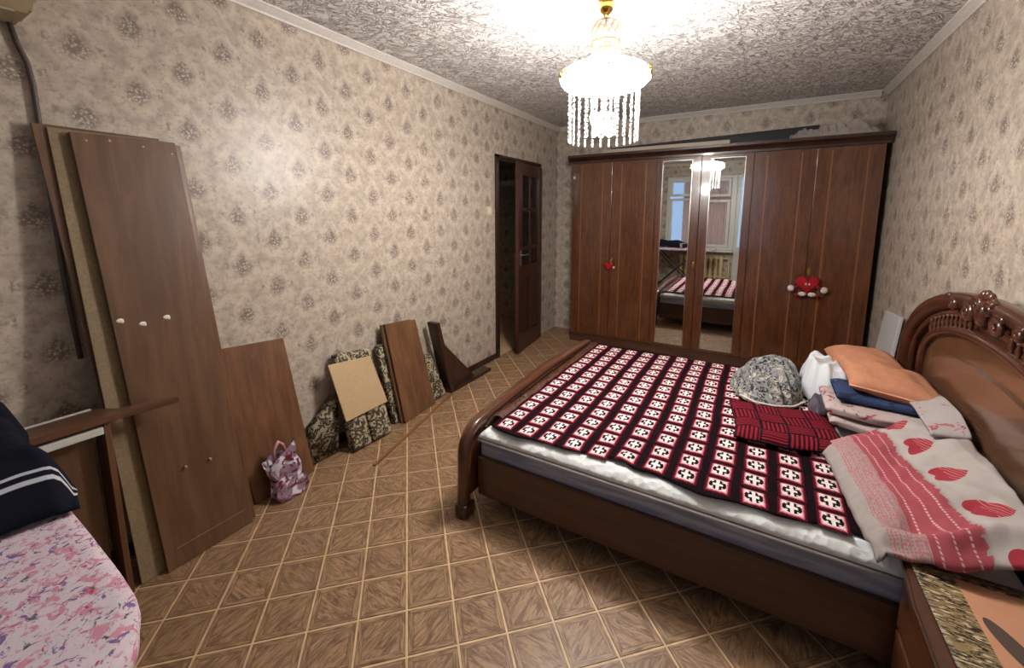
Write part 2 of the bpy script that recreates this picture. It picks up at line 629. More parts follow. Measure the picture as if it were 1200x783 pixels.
# ------------------------------------------------------------------ room shell
bm = nb()
T = 0.12
DY0, DY1, DH = 3.80, 4.68, 2.0
box(bm, -T, 0, YB - T, DY0, 0, H + 0.1); box(bm, -T, 0, DY1, L + T, 0, H + 0.1); box(bm, -T, 0, DY0, DY1, DH, H + 0.1)
struct(obj('wall_left', bm, M_wall))
struct(obj('wall_right', box(nb(), W, W + T, YB - T, L + T, 0, H + 0.1), M_wall))
struct(obj('wall_back', box(nb(), 0, W, L, L + T, 0, H + 0.1), M_wall))
bm = nb()
WX0, WX1, WZ0, WZ1 = 0.44, 1.76, 0.72, 2.22
DX0, DX1 = 1.76, 2.44
box(bm, 0, WX0, YB - T, YB, 0, H + 0.1); box(bm, DX1, W, YB - T, YB, 0, H + 0.1)
box(bm, WX0, DX0, YB - T, YB, 0, WZ0); box(bm, WX0, DX1, YB - T, YB, WZ1, H + 0.1)
struct(obj('wall_window', bm, M_wall))
# hallway behind the open door
bm = nb()
box(bm, -1.3, -1.2, 3.2, 5.3, 0, H + 0.1); box(bm, -1.2, -T, 3.1, 3.2, 0, H + 0.1); box(bm, -1.2, -T, 5.3, 5.4, 0, H + 0.1)
box(bm, -1.3, -T, 3.1, 5.4, H, H + 0.1)
struct(obj('wall_hallway', bm, M_wall))
struct(obj('floor_hallway', box(nb(), -1.3, -0.0, 3.1, 5.4, -0.06, -0.002), M_grout))

flo = struct(obj('floor', box(nb(), 0, W, YB - 0.1, L, -0.06, -0.002), M_grout))
# printed square tiles laid diagonally; joints stay as the paler gaps
TS, TA, TX, TY = 0.1709, 0.7795, 1.3292, 1.1652
ca, sa = math.cos(TA), math.sin(TA)
IN = 0.0036


def tile_bm(a, b, clip):
    t = bmesh.new()
    uv = t.loops.layers.uv.verify()
    bx, by = TX + TS * (a * ca - b * sa), TY + TS * (a * sa + b * ca)
    def pt(u, v, z): return Vector((bx + u * ca - v * sa, by + u * sa + v * ca, z)) if clip else Vector((u * ca - v * sa, u * sa + v * ca, z))
    e, f = IN, TS - IN
    k = 0.0012
    tp = [t.verts.new(pt(u, v, 0.0)) for u, v in ((e + k, e + k), (f - k, e + k), (f - k, f - k), (e + k, f - k))]
    bt = [t.verts.new(pt(u, v, -0.002)) for u, v in ((e, e), (f, e), (f, f), (e, f))]
    t.faces.new(tp)
    for i in range(4): t.faces.new((tp[(i + 1) % 4], tp[i], bt[i], bt[(i + 1) % 4]))
    for fc in t.faces:
        for lp in fc.loops:
            c = lp.vert.co - (Vector((bx, by, 0)) if clip else Vector())
            lp[uv].uv = ((c.x * ca + c.y * sa) / TS, (-c.x * sa + c.y * ca) / TS)
    if clip:
        for co, no in (((0.001, 0, 0), (-1, 0, 0)), ((W - 0.001, 0, 0), (1, 0, 0)), ((0, YB + 0.001, 0), (0, -1, 0)), ((0, L - 0.001, 0), (0, 1, 0))):
            bmesh.ops.bisect_plane(t, geom=list(t.verts) + list(t.edges) + list(t.faces), plane_co=co, plane_no=no, clear_outer=True)
    return t, bx, by


cells = []
for a in range(-30, 31):
    for b in range(-30, 31):
        bx, by = TX + TS * (a * ca - b * sa), TY + TS * (a * sa + b * ca)
        cs = [(bx + TS * (u * ca - v * sa), by + TS * (u * sa + v * ca)) for u, v in ((0, 0), (1, 0), (1, 1), (0, 1))]
        if max(c[0] for c in cs) <= 0.004 or min(c[0] for c in cs) >= W - 0.004: continue
        if max(c[1] for c in cs) <= YB + 0.004 or min(c[1] for c in cs) >= L - 0.004: continue
        inside = all(0.002 < c[0] < W - 0.002 and YB + 0.002 < c[1] < L - 0.002 for c in cs)
        cx = sum(c[0] for c in cs) / 4; cy = sum(c[1] for c in cs) / 4
        d = Vector((cx, cy, 0)) - M.translation
        dep = d.dot(fw)
        px = 597.8 + 489 * d.dot(r2) / dep if dep > 0.1 else -999
        py = 322.4 - 489 * d.dot(u2) / dep if dep > 0.1 else -999
        vis = dep > 0.1 and -40 < px < 1240 and py < 830 and not (cx > 1.25 and 2.1 < cy < 3.55)
        size = (1.0 / dep ** 3) if vis else -1
        cells.append((size, a, b, inside))
cells.sort(key=lambda q: -q[0])
shared = None
rest = bmesh.new()
n_t = 0
for size, a, b, inside in cells:
    if size > 0 and n_t < 298:
        n_t += 1
        if inside:
            if shared is None:
                t, bx, by = tile_bm(0, 0, False)
                shared = bpy.data.meshes.new('floor_tile'); t.to_mesh(shared); t.free(); shared.materials.append(M_tile)
            o = bpy.data.objects.new('floor_tile', shared); C.objects.link(o)
            o.location = (TX + TS * (a * ca - b * sa), TY + TS * (a * sa + b * ca), 0); o.parent = flo
        else:
            t, _, _ = tile_bm(a, b, True)
            if len(t.faces): obj('floor_tile', t, M_tile, flo)
    else:
        t, _, _ = tile_bm(a, b, True)
        me = bpy.data.meshes.new('t'); t.to_mesh(me); rest.from_mesh(me); bpy.data.meshes.remove(me); t.free()
o = obj('floor_tiles_beyond', rest, M_tile, flo); o['kind'] = 'stuff'

# ceiling of crumpled foam squares
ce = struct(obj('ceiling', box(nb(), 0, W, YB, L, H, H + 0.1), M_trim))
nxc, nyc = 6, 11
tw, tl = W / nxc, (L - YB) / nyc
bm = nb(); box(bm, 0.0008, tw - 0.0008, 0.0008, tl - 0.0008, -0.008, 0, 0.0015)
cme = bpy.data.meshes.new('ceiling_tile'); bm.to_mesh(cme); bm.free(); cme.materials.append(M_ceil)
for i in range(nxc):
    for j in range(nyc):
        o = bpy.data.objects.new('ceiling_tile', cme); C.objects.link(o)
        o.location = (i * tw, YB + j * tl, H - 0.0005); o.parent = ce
# cornice
hs = 0.045
prof = [(0, 0), (0, -hs), (0.008, -hs), (0.012, -hs + 0.01), (0.03, -0.018), (0.036, -0.012), (0.042, -0.008), (0.045, 0)]
zc = H - 0.0085
bm = prism(nb(), [(p[0], zc + p[1]) for p in prof], 'y', YB, L)
struct(obj('trim_1', bm, M_trim))
bm = prism(nb(), [(W - p[0], zc + p[1]) for p in prof], 'y', YB, L)
struct(obj('trim_2', bm, M_trim))
bm = prism(nb(), [(L - p[0], zc + p[1]) for p in prof], 'x', 0.046, W - 0.046)
struct(obj('trim_3', bm, M_trim))
bm = prism(nb(), [(YB + p[0], zc + p[1]) for p in prof], 'x', 0.046, W - 0.046)
struct(obj('trim_4', bm, M_trim))
# skirting
bm = nb(); box(bm, 0.0, 0.016, YB, DY0 - 0.05, 0.0, 0.055, 0.003)
struct(obj('baseboard_left', bm, M_dark))
bm = nb(); box(bm, W - 0.016, W, YB, WY - 0.02, 0.0, 0.055, 0.003)
struct(obj('baseboard_right', bm, M_dark))

# ------------------------------------------------------------------ door in the left wall
do = struct(thing('door_1', '', '', (0, DY0, 0))); del do['label']; del do['category']
bm = nb()
for y0, y1 in ((DY0 - 0.045, DY0 + 0.012), (DY1 - 0.012, DY1 + 0.03)): box(bm, 0.001, 0.02, y0, y1, 0, DH + 0.02, 0.003)
box(bm, 0.001, 0.02, DY0 - 0.045, DY1 + 0.03, DH - 0.01, DH + 0.02, 0.003)
box(bm, -T, 0.0, DY0 + 0.001, DY0 + 0.03, 0, DH - 0.001); box(bm, -T, 0, DY1 - 0.03, DY1 - 0.001, 0, DH - 0.001); box(bm, -T, 0, DY0 + 0.03, DY1 - 0.03, DH - 0.03, DH - 0.001)
obj('door_frame', bm, M_dark, do)
# leaf: local frame along the opened direction
hy, hx = DY1 - 0.04, 0.03
fe = Vector((0.115, 3.95, 0)) - Vector((hx, hy, 0))
lw = fe.length
ang = math.atan2(fe.y, fe.x)
RL = Matrix.Translation((hx, hy, 0)) @ Matrix.Rotation(ang, 4, 'Z')


def leaf(name, fn, mat, parent):
    b = nb(); fn(b); bmesh.ops.transform(b, matrix=RL, verts=b.verts)
    return obj(name, b, mat, parent)


LT = DH - 0.04
def leaf_frame(b):
    y0, y1 = 0.0, 0.038      # thickness
    box(b, 0, 0.11, y0, y1, 0.012, LT, 0.004); box(b, lw - 0.11, lw, y0, y1, 0.012, LT, 0.004)
    for z0, z1 in ((0.012, 0.2), (0.78, 0.92), (LT - 0.12, LT)): box(b, 0.108, lw - 0.108, y0 + 0.002, y1 - 0.002, z0, z1, 0.003)
    box(b, lw / 2 - 0.03, lw / 2 + 0.03, y0 + 0.002, y1 - 0.002, 0.2, 0.78, 0.003)
M_door = wood('door_mahogany', (46, 22, 17), (72, 38, 28), 'z', 0.3, 0.8, coat=0.3)
lf = leaf('door_leaf', leaf_frame, M_door, do)
for x0, x1 in ((0.115, lw / 2 - 0.035), (lw / 2 + 0.035, lw - 0.115)):
    leaf('door_panel', lambda b: box(b, x0, x1, 0.008, 0.03, 0.205, 0.775, 0.01), M_door, lf)
def munt(b):
    for z in (1.1, 1.5): box(b, 0.108, lw - 0.108, 0.008, 0.03, z - 0.018, z + 0.018, 0.004)
    box(b, lw / 2 - 0.018, lw / 2 + 0.018, 0.008, 0.03, 0.92, LT - 0.12, 0.004)
leaf('door_glazing_bar', munt, M_door, lf)
for z0, z1 in ((0.92, 1.082), (1.118, 1.482), (1.518, LT - 0.12)):
    for x0, x1 in ((0.11, lw / 2 - 0.018), (lw / 2 + 0.018, lw - 0.11)):
        leaf('door_pane', lambda b: box(b, x0, x1, 0.016, 0.021, z0, z1), M_dglass, lf)
def handle(b):
    for s in (-1, 1):
        yy = 0.019 + s * 0.022
        box(b, lw - 0.075, lw - 0.04, yy - 0.003, yy + 0.003, 0.93, 1.09, 0.002)
        tube(b, [(lw - 0.057, yy, 1.04), (lw - 0.057, yy + s * 0.035, 1.04), (lw - 0.075, yy + s * 0.04, 1.04), (lw - 0.16, yy + s * 0.04, 1.04)], 0.007, 8)
leaf('door_handle', handle, M_chrome, lf)

# ------------------------------------------------------------------ window and balcony door behind the camera
wi = struct(thing('window_1', '', '', (WX0, YB, WZ0))); del wi['label']; del wi['category']
yw0, yw1 = YB - 0.09, YB - 0.02
def frame(b, x0, x1, z0, z1, t, y0=yw0, y1=yw1):
    box(b, x0, x0 + t, y0, y1, z0, z1, 0.004); box(b, x1 - t, x1, y0, y1, z0, z1, 0.004)
    box(b, x0 + t, x1 - t, y0, y1, z0, z0 + t, 0.004); box(b, x0 + t, x1 - t, y0, y1, z1 - t, z1, 0.004)
bm = nb(); frame(bm, WX0 + 0.001, WX1 - 0.001, WZ0 + 0.001, WZ1 - 0.001, 0.05); box(bm, 1.02, 1.1, yw0, yw1, WZ0 + 0.05, WZ1 - 0.05, 0.004)
box(bm, 1.66, 1.75, yw0 + 0.001, yw1 + 0.01, WZ0 + 0.05, WZ1 - 0.05, 0.004)
obj('window_frame', bm, M_white, wi)
for x0, x1, z0, z1 in ((0.5, 1.01, 0.78, 1.78), (0.5, 1.01, 1.82, 2.16), (1.11, 1.65, 0.78, 1.74), (1.11, 1.65, 1.8, 2.16)):
    bm = nb(); frame(bm, x0, x1, z0, z1, 0.05, yw0 + 0.01, yw1 + 0.015)
    s_ = obj('window_sash', bm, M_white, wi)
    obj('window_pane', box(nb(), x0 + 0.045, x1 - 0.045, yw0 + 0.03, yw0 + 0.036, z0 + 0.045, z1 - 0.045), M_glass, s_)
obj('window_sill', box(nb(), WX0 - 0.03, WX1 + 0.0, YB + 0.001, YB + 0.16, WZ0 - 0.03, WZ0 - 0.002, 0.006), M_white, wi)
dr = struct(thing('door_2', '', '', (DX0, YB, 0))); del dr['label']; del dr['category']
bm = nb(); frame(bm, DX0 + 0.001, DX1 - 0.001, 0.001, WZ1 - 0.001, 0.06)
box(bm, DX0 + 0.06, DX1 - 0.06, yw0 + 0.01, yw1 - 0.01, 0.68, 0.78, 0.004)
obj('door_frame', bm, M_white, dr)
obj('door_panel', box(nb(), DX0 + 0.062, DX1 - 0.062, yw0 + 0.02, yw1 - 0.02, 0.062, 0.678, 0.004), M_white, dr)
obj('door_pane', box(nb(), DX0 + 0.062, DX1 - 0.062, yw0 + 0.03, yw0 + 0.036, 0.782, WZ1 - 0.062), M_glass, dr)
# curtains of the glazed balcony, seen through the window in the mirror
for x0, x1, lab in ((0.72, 1.72, 'pinkish brown pleated curtain hanging behind the window, seen in the wardrobe mirror'),):
    bm = nb()
    grid(bm, lambda u, v: Vector((x0 + (x1 - x0) * u, YB - 0.32 + 0.03 * math.sin(u * 62) + 0.008 * math.sin(u * 23 + v), 0.5 + 1.75 * v)), 160, 6)
    o = obj('curtain', bm, plain('curtain_cloth', (236, 196, 182), 0.9, nz=0.08), None, True, solid=0.002)
    rebase(o, (x0, YB - 0.32, 0.5)); tag(o, lab, 'curtain')
# radiator below the sill
ra = thing('radiator', 'cream ribbed radiator below the window sill, seen in the wardrobe mirror', 'radiator', (1.1, YB + 0.08, 0.0))
M_cream = plain('cream_enamel', (214, 196, 146), 0.4)
for i in range(9):
    x = 0.78 + i * 0.095
    bm = nb(); box(bm, x, x + 0.06, YB + 0.05, YB + 0.13, 0.14, 0.60, 0.02)
    obj('radiator_rib', bm, M_cream, ra, True)
bm = nb()
for z in (0.18, 0.56): tube(bm, [(0.74, YB + 0.09, z), (1.7, YB + 0.09, z)], 0.018, 10)
tube(bm, [(1.70, YB + 0.09, 0.56), (1.71, YB + 0.09, 0.3), (1.71, YB + 0.09, 0.0)], 0.014, 10)
for x in (0.8, 1.58): box(bm, x - 0.01, x + 0.01, YB + 0.002, YB + 0.06, 0.3, 0.32)
obj('pipe', bm, M_cream, ra, True)

# ------------------------------------------------------------------ wardrobe
WX = [0.395, 0.84, 1.29, 1.70, 2.13, 2.585, 3.025]
wd = thing('wardrobe', 'wide mahogany veneer wardrobe with two mirrored doors on the back wall', 'wardrobe', (1.71, WY + 0.2, 0))
bm = nb()
x0, x1 = WX[0], WX[-1]
box(bm, x0, x0 + 0.018, WY + 0.022, L - 0.03, 0.0, 2.02); box(bm, x1 - 0.018, x1, WY + 0.022, L - 0.03, 0.0, 2.02)
box(bm, x0 + 0.018, x1 - 0.018, L - 0.04, L - 0.03, 0.06, 2.02); box(bm, x0 + 0.018, x1 - 0.018, WY + 0.022, L - 0.04, 0.08, 0.1)
box(bm, x0 + 0.018, x1 - 0.018, WY + 0.022, L - 0.04, 2.0, 2.02)
for x in (WX[2], WX[4]): box(bm, x - 0.009, x + 0.009, WY + 0.024, L - 0.041, 0.1, 2.0)
obj('carcass', bm, M_veneer, wd)
bm = nb(); box(bm, x0, x1, WY - 0.004, WY + 0.02, 0.0, 0.085, 0.003); box(bm, x0 - 0.002, x1 + 0.002, WY - 0.012, WY + 0.0, 0.075, 0.09, 0.003)
obj('plinth', bm, M_bedx, wd)
bm = nb()
cp = [(0.0, 2.0), (-0.012, 2.0), (-0.014, 2.02), (-0.03, 2.04), (-0.05, 2.055), (-0.055, 2.06), (-0.055, 2.085), (0.0, 2.085)]
prism(bm, [(WY + 0.02 + p[0], p[1]) for p in cp], 'x', x0 - 0.05, x1 + 0.035)
box(bm, x0 - 0.05, x0, WY + 0.02, L - 0.03, 2.055, 2.085)
box(bm, x0 - 0.012, x0 - 0.0005, WY + 0.02, L - 0.03, 2.0, 2.055)
box(bm, x0, x1 + 0.035, WY + 0.02, L - 0.03, 2.065, 2.085)
obj('crown', bm, M_dark, wd)
M_inlay = plain('pale_inlay_line', (126, 80, 48), 0.35)
for i in range(6):
    a, b = WX[i] + 0.002, WX[i + 1] - 0.002
    if i in (2, 3):
        ma, mb = ((1.345, 1.622), (1.778, 2.066))[i - 2]
        bm = nb()
        box(bm, a, ma, WY, WY + 0.02, 0.095, 1.995, 0.002); box(bm, mb, b, WY, WY + 0.02, 0.095, 1.995, 0.002)
        box(bm, ma, mb, WY, WY + 0.02, 0.095, 0.122, 0.001); box(bm, ma, mb, WY, WY + 0.02, 1.968, 1.995, 0.001)
        dd = obj('door', bm, M_veneer, wd)
        obj('mirror', box(nb(), ma + 0.001, mb - 0.001, WY + 0.003, WY + 0.012, 0.1225, 1.9675), M_mirror, dd)
        bm = nb()
        e = 0.006
        box(bm, ma, ma + e, WY - 0.002, WY + 0.003, 0.122, 1.968, 0.001); box(bm, mb - e, mb, WY - 0.002, WY + 0.003, 0.122, 1.968, 0.001)
        box(bm, ma + e, mb - e, WY - 0.002, WY + 0.003, 1.962, 1.968, 0.001)
        obj('mirror_edge_strip', bm, M_chrome, dd)
    else:
        bm = nb(); box(bm, a, b, WY, WY + 0.02, 0.095, 1.995, 0.002)
        dd = obj('door', bm, M_veneer, wd)
        bm = nb()
        for xx in (a + 0.1, b - 0.1): box(bm, xx - 0.006, xx + 0.006, WY - 0.0008, WY + 0.002, 0.12, 1.97)
        obj('inlay', bm, M_inlay, dd)
    # a slim lock plate on the doors that carry a key
    if i in (1, 2, 5):
        kx = a + 0.02 if i != 2 else b - 0.02
        bm = nb(); box(bm, kx - 0.008, kx + 0.008, WY - 0.0025, WY + 0.0, 0.93, 0.985, 0.001)
        tube(bm, [(kx, WY - 0.002, 0.955), (kx, WY - 0.022, 0.955)], 0.004, 8)
        tube(bm, [(kx + 0.011 * math.cos(q), WY - 0.024, 0.955 + 0.011 * math.sin(q)) for q in [2 * PI * k / 12 for k in range(12)]], 0.0028, 6, closed=True)
        obj('key', bm, M_gold, dd)
bm = nb(); box(bm, 0.405, 0.425, WY - 0.002, WY - 0.0005, 1.835, 1.86, 0.0005)
obj('sticker', bm, M_white, wd)


def heart_pts(n, s, cx, cz):
    out = []
    for k in range(n):
        t = 2 * PI * k / n
        out.append((cx + s * 16 * math.sin(t) ** 3 / 16, cz + s * (13 * math.cos(t) - 5 * math.cos(2 * t) - 2 * math.cos(3 * t) - math.cos(4 * t)) / 16))
    return out


def puffy(pts, yc, d, n=5):
    """cushion-like solid from a closed outline in XZ"""
    bm = nb()
    cx = sum(p[0] for p in pts) / len(pts); cz = sum(p[1] for p in pts) / len(pts)
    for side in (-1, 1):
        rings = []
        for k in range(n):
            f = 1 - k / n
            dep = math.sqrt(max(0, 1 - f * f))
            rings.append([bm.verts.new((cx + (p[0] - cx) * f, yc + side * d * dep, cz + (p[1] - cz) * f)) for p in pts])
        ce_ = bm.verts.new((cx, yc + side * d, cz))
        m = len(pts)
        for A, B in zip(rings, rings[1:]):
            for k in range(m): bm.faces.new((A[k], A[(k + 1) % m], B[(k + 1) % m], B[k]))
        for k in range(m): bm.faces.new((rings[-1][k], rings[-1][(k + 1) % m], ce_))
    bmesh.ops.remove_doubles(bm, verts=bm.verts, dist=0.0002)
    bmesh.ops.recalc_face_normals(bm, faces=bm.faces)
    return bm


def ball(bm, c, r, n=10, sc_=(1, 1, 1)):
    res = bmesh.ops.create_uvsphere(bm, u_segments=n, v_segments=max(6, n - 2), radius=r)
    bmesh.ops.scale(bm, vec=sc_, verts=res['verts'])
    bmesh.ops.translate(bm, vec=c, verts=res['verts'])
    return bm


M_red = plain('red_plush', (178, 14, 34), 0.95, nz=0.25, ns=200)
M_wplush = plain('white_plush', (222, 208, 196), 0.95, nz=0.1, ns=200)
M_crim = plain('crimson_felt', (140, 24, 44), 0.95, nz=0.2, ns=150)
hx_, hz_ = 2.605, 0.835
ht = thing('plush_heart', 'red plush heart with eyes, white mitts and feet, hanging on right-hand wardrobe door', 'toy', (hx_, WY - 0.035, hz_))
bd = obj('heart_body', puffy(heart_pts(36, 0.092, hx_, hz_ + 0.012), WY - 0.035, 0.03), M_red, ht, True)
for s in (-1, 1):
    obj('arm', tube(nb(), [(hx_ + s * 0.06, WY - 0.04, hz_ - 0.005), (hx_ + s * 0.085, WY - 0.04, hz_ - 0.015), (hx_ + s * 0.105, WY - 0.042, hz_ - 0.024)], 0.011, 8), M_crim, ht, True)
    obj('mitt', ball(nb(), (hx_ + s * 0.118, WY - 0.043, hz_ - 0.03), 0.027, 12, (1, 0.8, 1.05)), M_wplush, ht, True)
    obj('foot', ball(nb(), (hx_ + s * 0.035, WY - 0.05, hz_ - 0.073), 0.023, 12, (1.35, 1.1, 0.85)), M_wplush, ht, True)
    obj('foot_cuff', ball(nb(), (hx_ + s * 0.066, WY - 0.045, hz_ - 0.082), 0.022, 12, (1.2, 0.9, 0.8)), M_crim, ht, True)
    obj('eye', ball(nb(), (hx_ + s * 0.012 - 0.002, WY - 0.068, hz_ + 0.018), 0.008, 8, (0.8, 0.6, 1.2)), M_white, bd, True)
obj('hanging_cord', tube(nb(), [(hx_, WY - 0.03, hz_ + 0.07), (2.605, WY - 0.018, 0.94), (2.605, WY - 0.014, 0.955)], 0.0018, 6), M_crim, ht)
hx_, hz_ = 0.845, 0.895
ht = thing('plush_heart', 'small red plush heart hanging from the key of a left-hand wardrobe door', 'toy', (hx_, WY - 0.03, hz_))
obj('heart_body', puffy(heart_pts(28, 0.055, hx_ - 0.005, hz_), WY - 0.028, 0.022), M_red, ht, True)
obj('foot', ball(nb(), (hx_ + 0.052, WY - 0.03, hz_ - 0.012), 0.014, 10, (1, 0.8, 1)), M_wplush, ht, True)
obj('hanging_cord', tube(nb(), [(hx_, WY - 0.02, hz_ + 0.04), (hx_ + 0.008, WY - 0.012, 0.945)], 0.002, 6), M_gold, ht)

# things on top of the wardrobe
bm = nb(); slab(bm, (0.75, 4.93, 2.087), (2.60, 4.98, 2.089), (2.60, 4.99, 2.225), (0.75, 4.94, 2.165), 0.03)
o = rebase(obj('long_board', bm, plain('slate_blue_board', (20, 24, 29), 0.5)), (1.7, 4.96, 2.09))
tag(o, 'long dark slate board lying on top of wardrobe', 'board')
bm = nb(); slab(bm, (0.72, 4.78, 2.087), (1.92, 4.78, 2.087), (1.92, 4.785, 2.13), (0.72, 4.785, 2.13), 0.06)
o = rebase(obj('plank', bm, plain('pale_plank', (190, 176, 158), 0.6, nz=0.05)), (1.2, 4.83, 2.09))
tag(o, 'pale cream plank lying along front top of wardrobe', 'plank')
def film(u, v):
    x = 2.38 + 0.60 * u; y = 4.76 + 0.14 * v
    h = (0.03 + 0.085 * math.sin(u * PI) ** 0.7 * (0.6 + u * 0.5)) * math.sin(v * PI) ** 0.6
    h *= 0.7 + 0.9 * abs(nz(x, y, 1, 14)) + 0.4 * nz(x, y, 5, 40)
    return Vector((x, y + 0.008 * nz(x, y, 9, 25), 2.09 + max(h, 0.0)))
g = G('crumpled_film', rough=0.22, spec=0.7, col=(196, 186, 180)); g.b.inputs['Alpha'].default_value = 0.5
o = rebase(obj('plastic_film', grid(nb(), film, 90, 16), g.mat, None, False), (2.5, 4.83, 2.09))
tag(o, 'crumpled clear plastic film lying on right end of wardrobe top', 'film')

# ------------------------------------------------------------------ chandelier
CX, CY = 1.5, 2.47
ch = thing('chandelier', 'glowing crystal chandelier with gold mounts hanging from the ceiling', 'chandelier', (CX, CY, 2.49))
c0 = (CX, CY, 0)
cap = obj('ceiling_cup', lathe(nb(), [(0, 2.405), (0.008, 2.408), (0.013, 2.42), (0.03, 2.435), (0.036, 2.455), (0.03, 2.475), (0.04, 2.482), (0.042, 2.491), (0, 2.491)], 24, c0), M_gold, ch, True, True)
obj('rod', tube(nb(), [(CX, CY, 2.41), (CX, CY, 2.02)], 0.006, 10), M_gold, ch, True)
# swirled crown: a glass drum with gold twisted ribs
crown = obj('crown_band', lathe(nb(), [(0.045, 2.285), (0.062, 2.29), (0.075, 2.31), (0.078, 2.345), (0.07, 2.375), (0.05, 2.39), (0.03, 2.392), (0.03, 2.388), (0.048, 2.385), (0.066, 2.37), (0.073, 2.345), (0.07, 2.312), (0.058, 2.295), (0.045, 2.29)], 32, c0), M_crystal, ch, True, True)
for k in range(14):
    a0 = 2 * PI * k / 14
    pts = []
    for j in range(9):
        t = j / 8; a = a0 + t * 0.9; z = 2.29 + t * 0.1
        r = 0.06 + 0.02 * math.sin(t * PI) - 0.015 * t
        pts.append((CX + r * math.cos(a), CY + r * math.sin(a), z))
    obj('swirl_rib', tube(nb(), pts, 0.0035, 6), M_gold, crown, True)
bm = nb()
for r, z in ((0.066, 2.288), (0.055, 2.25), (0.1, 2.178)):
    tube(bm, [(CX + r * math.cos(2 * PI * k / 32), CY + r * math.sin(2 * PI * k / 32), z) for k in range(32)], 0.005, 6, closed=True)
obj('gold_hoop', bm, M_gold, ch, True)
bm = nb()
for k in range(26):
    a = 2 * PI * k / 26
    for j in range(7):
        t = j / 6
        ball(bm, (CX + (0.055 + 0.045 * t * t) * math.cos(a), CY + (0.055 + 0.045 * t * t) * math.sin(a), 2.285 - 0.105 * t), 0.0062, 6)
o = obj('neck_beads', bm, M_crystal, ch, True); o['kind'] = 'stuff'
# big lit ring: torus-like drum
bm = nb()
R0, ra_, rb = 0.163, 0.056, 0.046
zr = 2.125
n1, n2 = 72, 16
V = [[bm.verts.new((CX + (R0 + ra_ * math.cos(2 * PI * j / n2) + (0.0025 if i % 2 else 0)) * math.cos(2 * PI * i / n1), CY + (R0 + ra_ * math.cos(2 * PI * j / n2) + (0.0025 if i % 2 else 0)) * math.sin(2 * PI * i / n1), zr + rb * math.sin(2 * PI * j / n2))) for j in range(n2)] for i in range(n1)]
for i in range(n1):
    for j in range(n2): bm.faces.new((V[i][j], V[(i + 1) % n1][j], V[(i + 1) % n1][(j + 1) % n2], V[i][(j + 1) % n2]))
ring = obj('lit_ring', bm, M_glow, ch, True, True)
# gold openwork ornament on the ring, repeated round it
for q in range(5):
    a = math.atan2(0.3263 - CY, 2.2345 - CX) + 0.12 + q * 2 * PI / 5
    bm = nb()
    for k in range(7):
        a2 = a + (k - 3) * 0.09
        rr = R0 + ra_ + 0.006
        zz = zr + 0.004 + 0.012 * math.sin(k * 1.9)
        pts = [(CX + (rr) * math.cos(a2 + 0.035 * math.cos(t)), CY + rr * math.sin(a2 + 0.035 * math.cos(t)), zz + 0.010 * math.sin(t)) for t in [2 * PI * w_ / 10 for w_ in range(10)]]
        tube(bm, pts, 0.0034, 5, closed=True)
    obj('gold_ornament', bm, M_gold, ring, True)
# bead strings
bm = nb()
zt, zb = 2.08, 1.84
nbead = 11
for k in range(nbead):
    z = zt - (zt - zb) * (k + 0.5) / nbead
    ball(bm, (0, 0, z - zt), 0.0066 if k != 5 else 0.0095, 6, (1, 1, 1.25))
ball(bm, (0, 0, zb - zt - 0.01), 0.009, 6, (0.8, 0.8, 1.7))
sm_ = bpy.data.meshes.new('bead_string'); bm.to_mesh(sm_); bm.free(); sm_.materials.append(M_crystal)
for p in sm_.polygons: p.use_smooth = True
for k in range(24):
    a = 2 * PI * (k + 0.5) / 24
    o = bpy.data.objects.new('bead_string', sm_); C.objects.link(o)
    o.location = (0.172 * math.cos(a), 0.172 * math.sin(a), zt - 2.49); o.parent = ch
for k in range(10):
    a = 2 * PI * k / 10
    o = bpy.data.objects.new('bead_string', sm_); C.objects.link(o); o.scale = (1, 1, 0.55)
    o.location = (0.062 * math.cos(a), 0.062 * math.sin(a), zt - 2.49); o.parent = ch
obj('crystal_bowl', lathe(nb(), [(0.0, 1.875), (0.03, 1.878), (0.055, 1.893), (0.07, 1.918), (0.073, 1.945), (0.068, 1.948), (0.064, 1.92), (0.05, 1.9), (0.0, 1.885)], 28, c0), M_crystal, ch, True, True)
bm = nb()
for k in range(6):
    a = 2 * PI * k / 6
    tube(bm, [(CX + 0.045 * math.cos(a) + 0.014 * math.cos(t), CY + 0.045 * math.sin(a), 1.866 + 0.02 * math.sin(t)) for t in [2 * PI * w_ / 12 for w_ in range(12)]], 0.0045, 6, closed=True)
obj('crystal_loops', bm, M_crystal, ch, True)
# added fill light below the chandelier, making up for light the crystals block
bl_ = bpy.data.lights.new('added_fill_light', 'POINT'); bl_.energy = 52; bl_.shadow_soft_size = 0.05; bl_.color = (1.0, 0.95, 0.91)
blo = bpy.data.objects.new('added_fill_light', bl_); C.objects.link(blo); blo.parent = ch; blo.location = (0, 0, 1.80 - 2.49)

# ------------------------------------------------------------------ bed
BY0, BY1 = 1.885, 3.445
bed = thing('bed', 'wide walnut double bed with arched footboard and carved headboard', 'bed', (2.05, 2.66, 0))
obj('side_rail', box(nb(), 1.13, 2.97, BY0 - 0.03, BY0 - 0.004, 0.09, 0.285, 0.004), M_bedx, bed)
obj('side_rail', box(nb(), 1.13, 2.97, BY1 + 0.004, BY1 + 0.03, 0.09, 0.285, 0.004), M_bedx, bed)
bm = nb()
for i in range(10):
    x = 1.2 + i * 0.18
    box(bm, x, x + 0.09, BY0 - 0.003, BY1 + 0.003, 0.225, 0.243)
obj('slats', bm, M_panelh, bed)
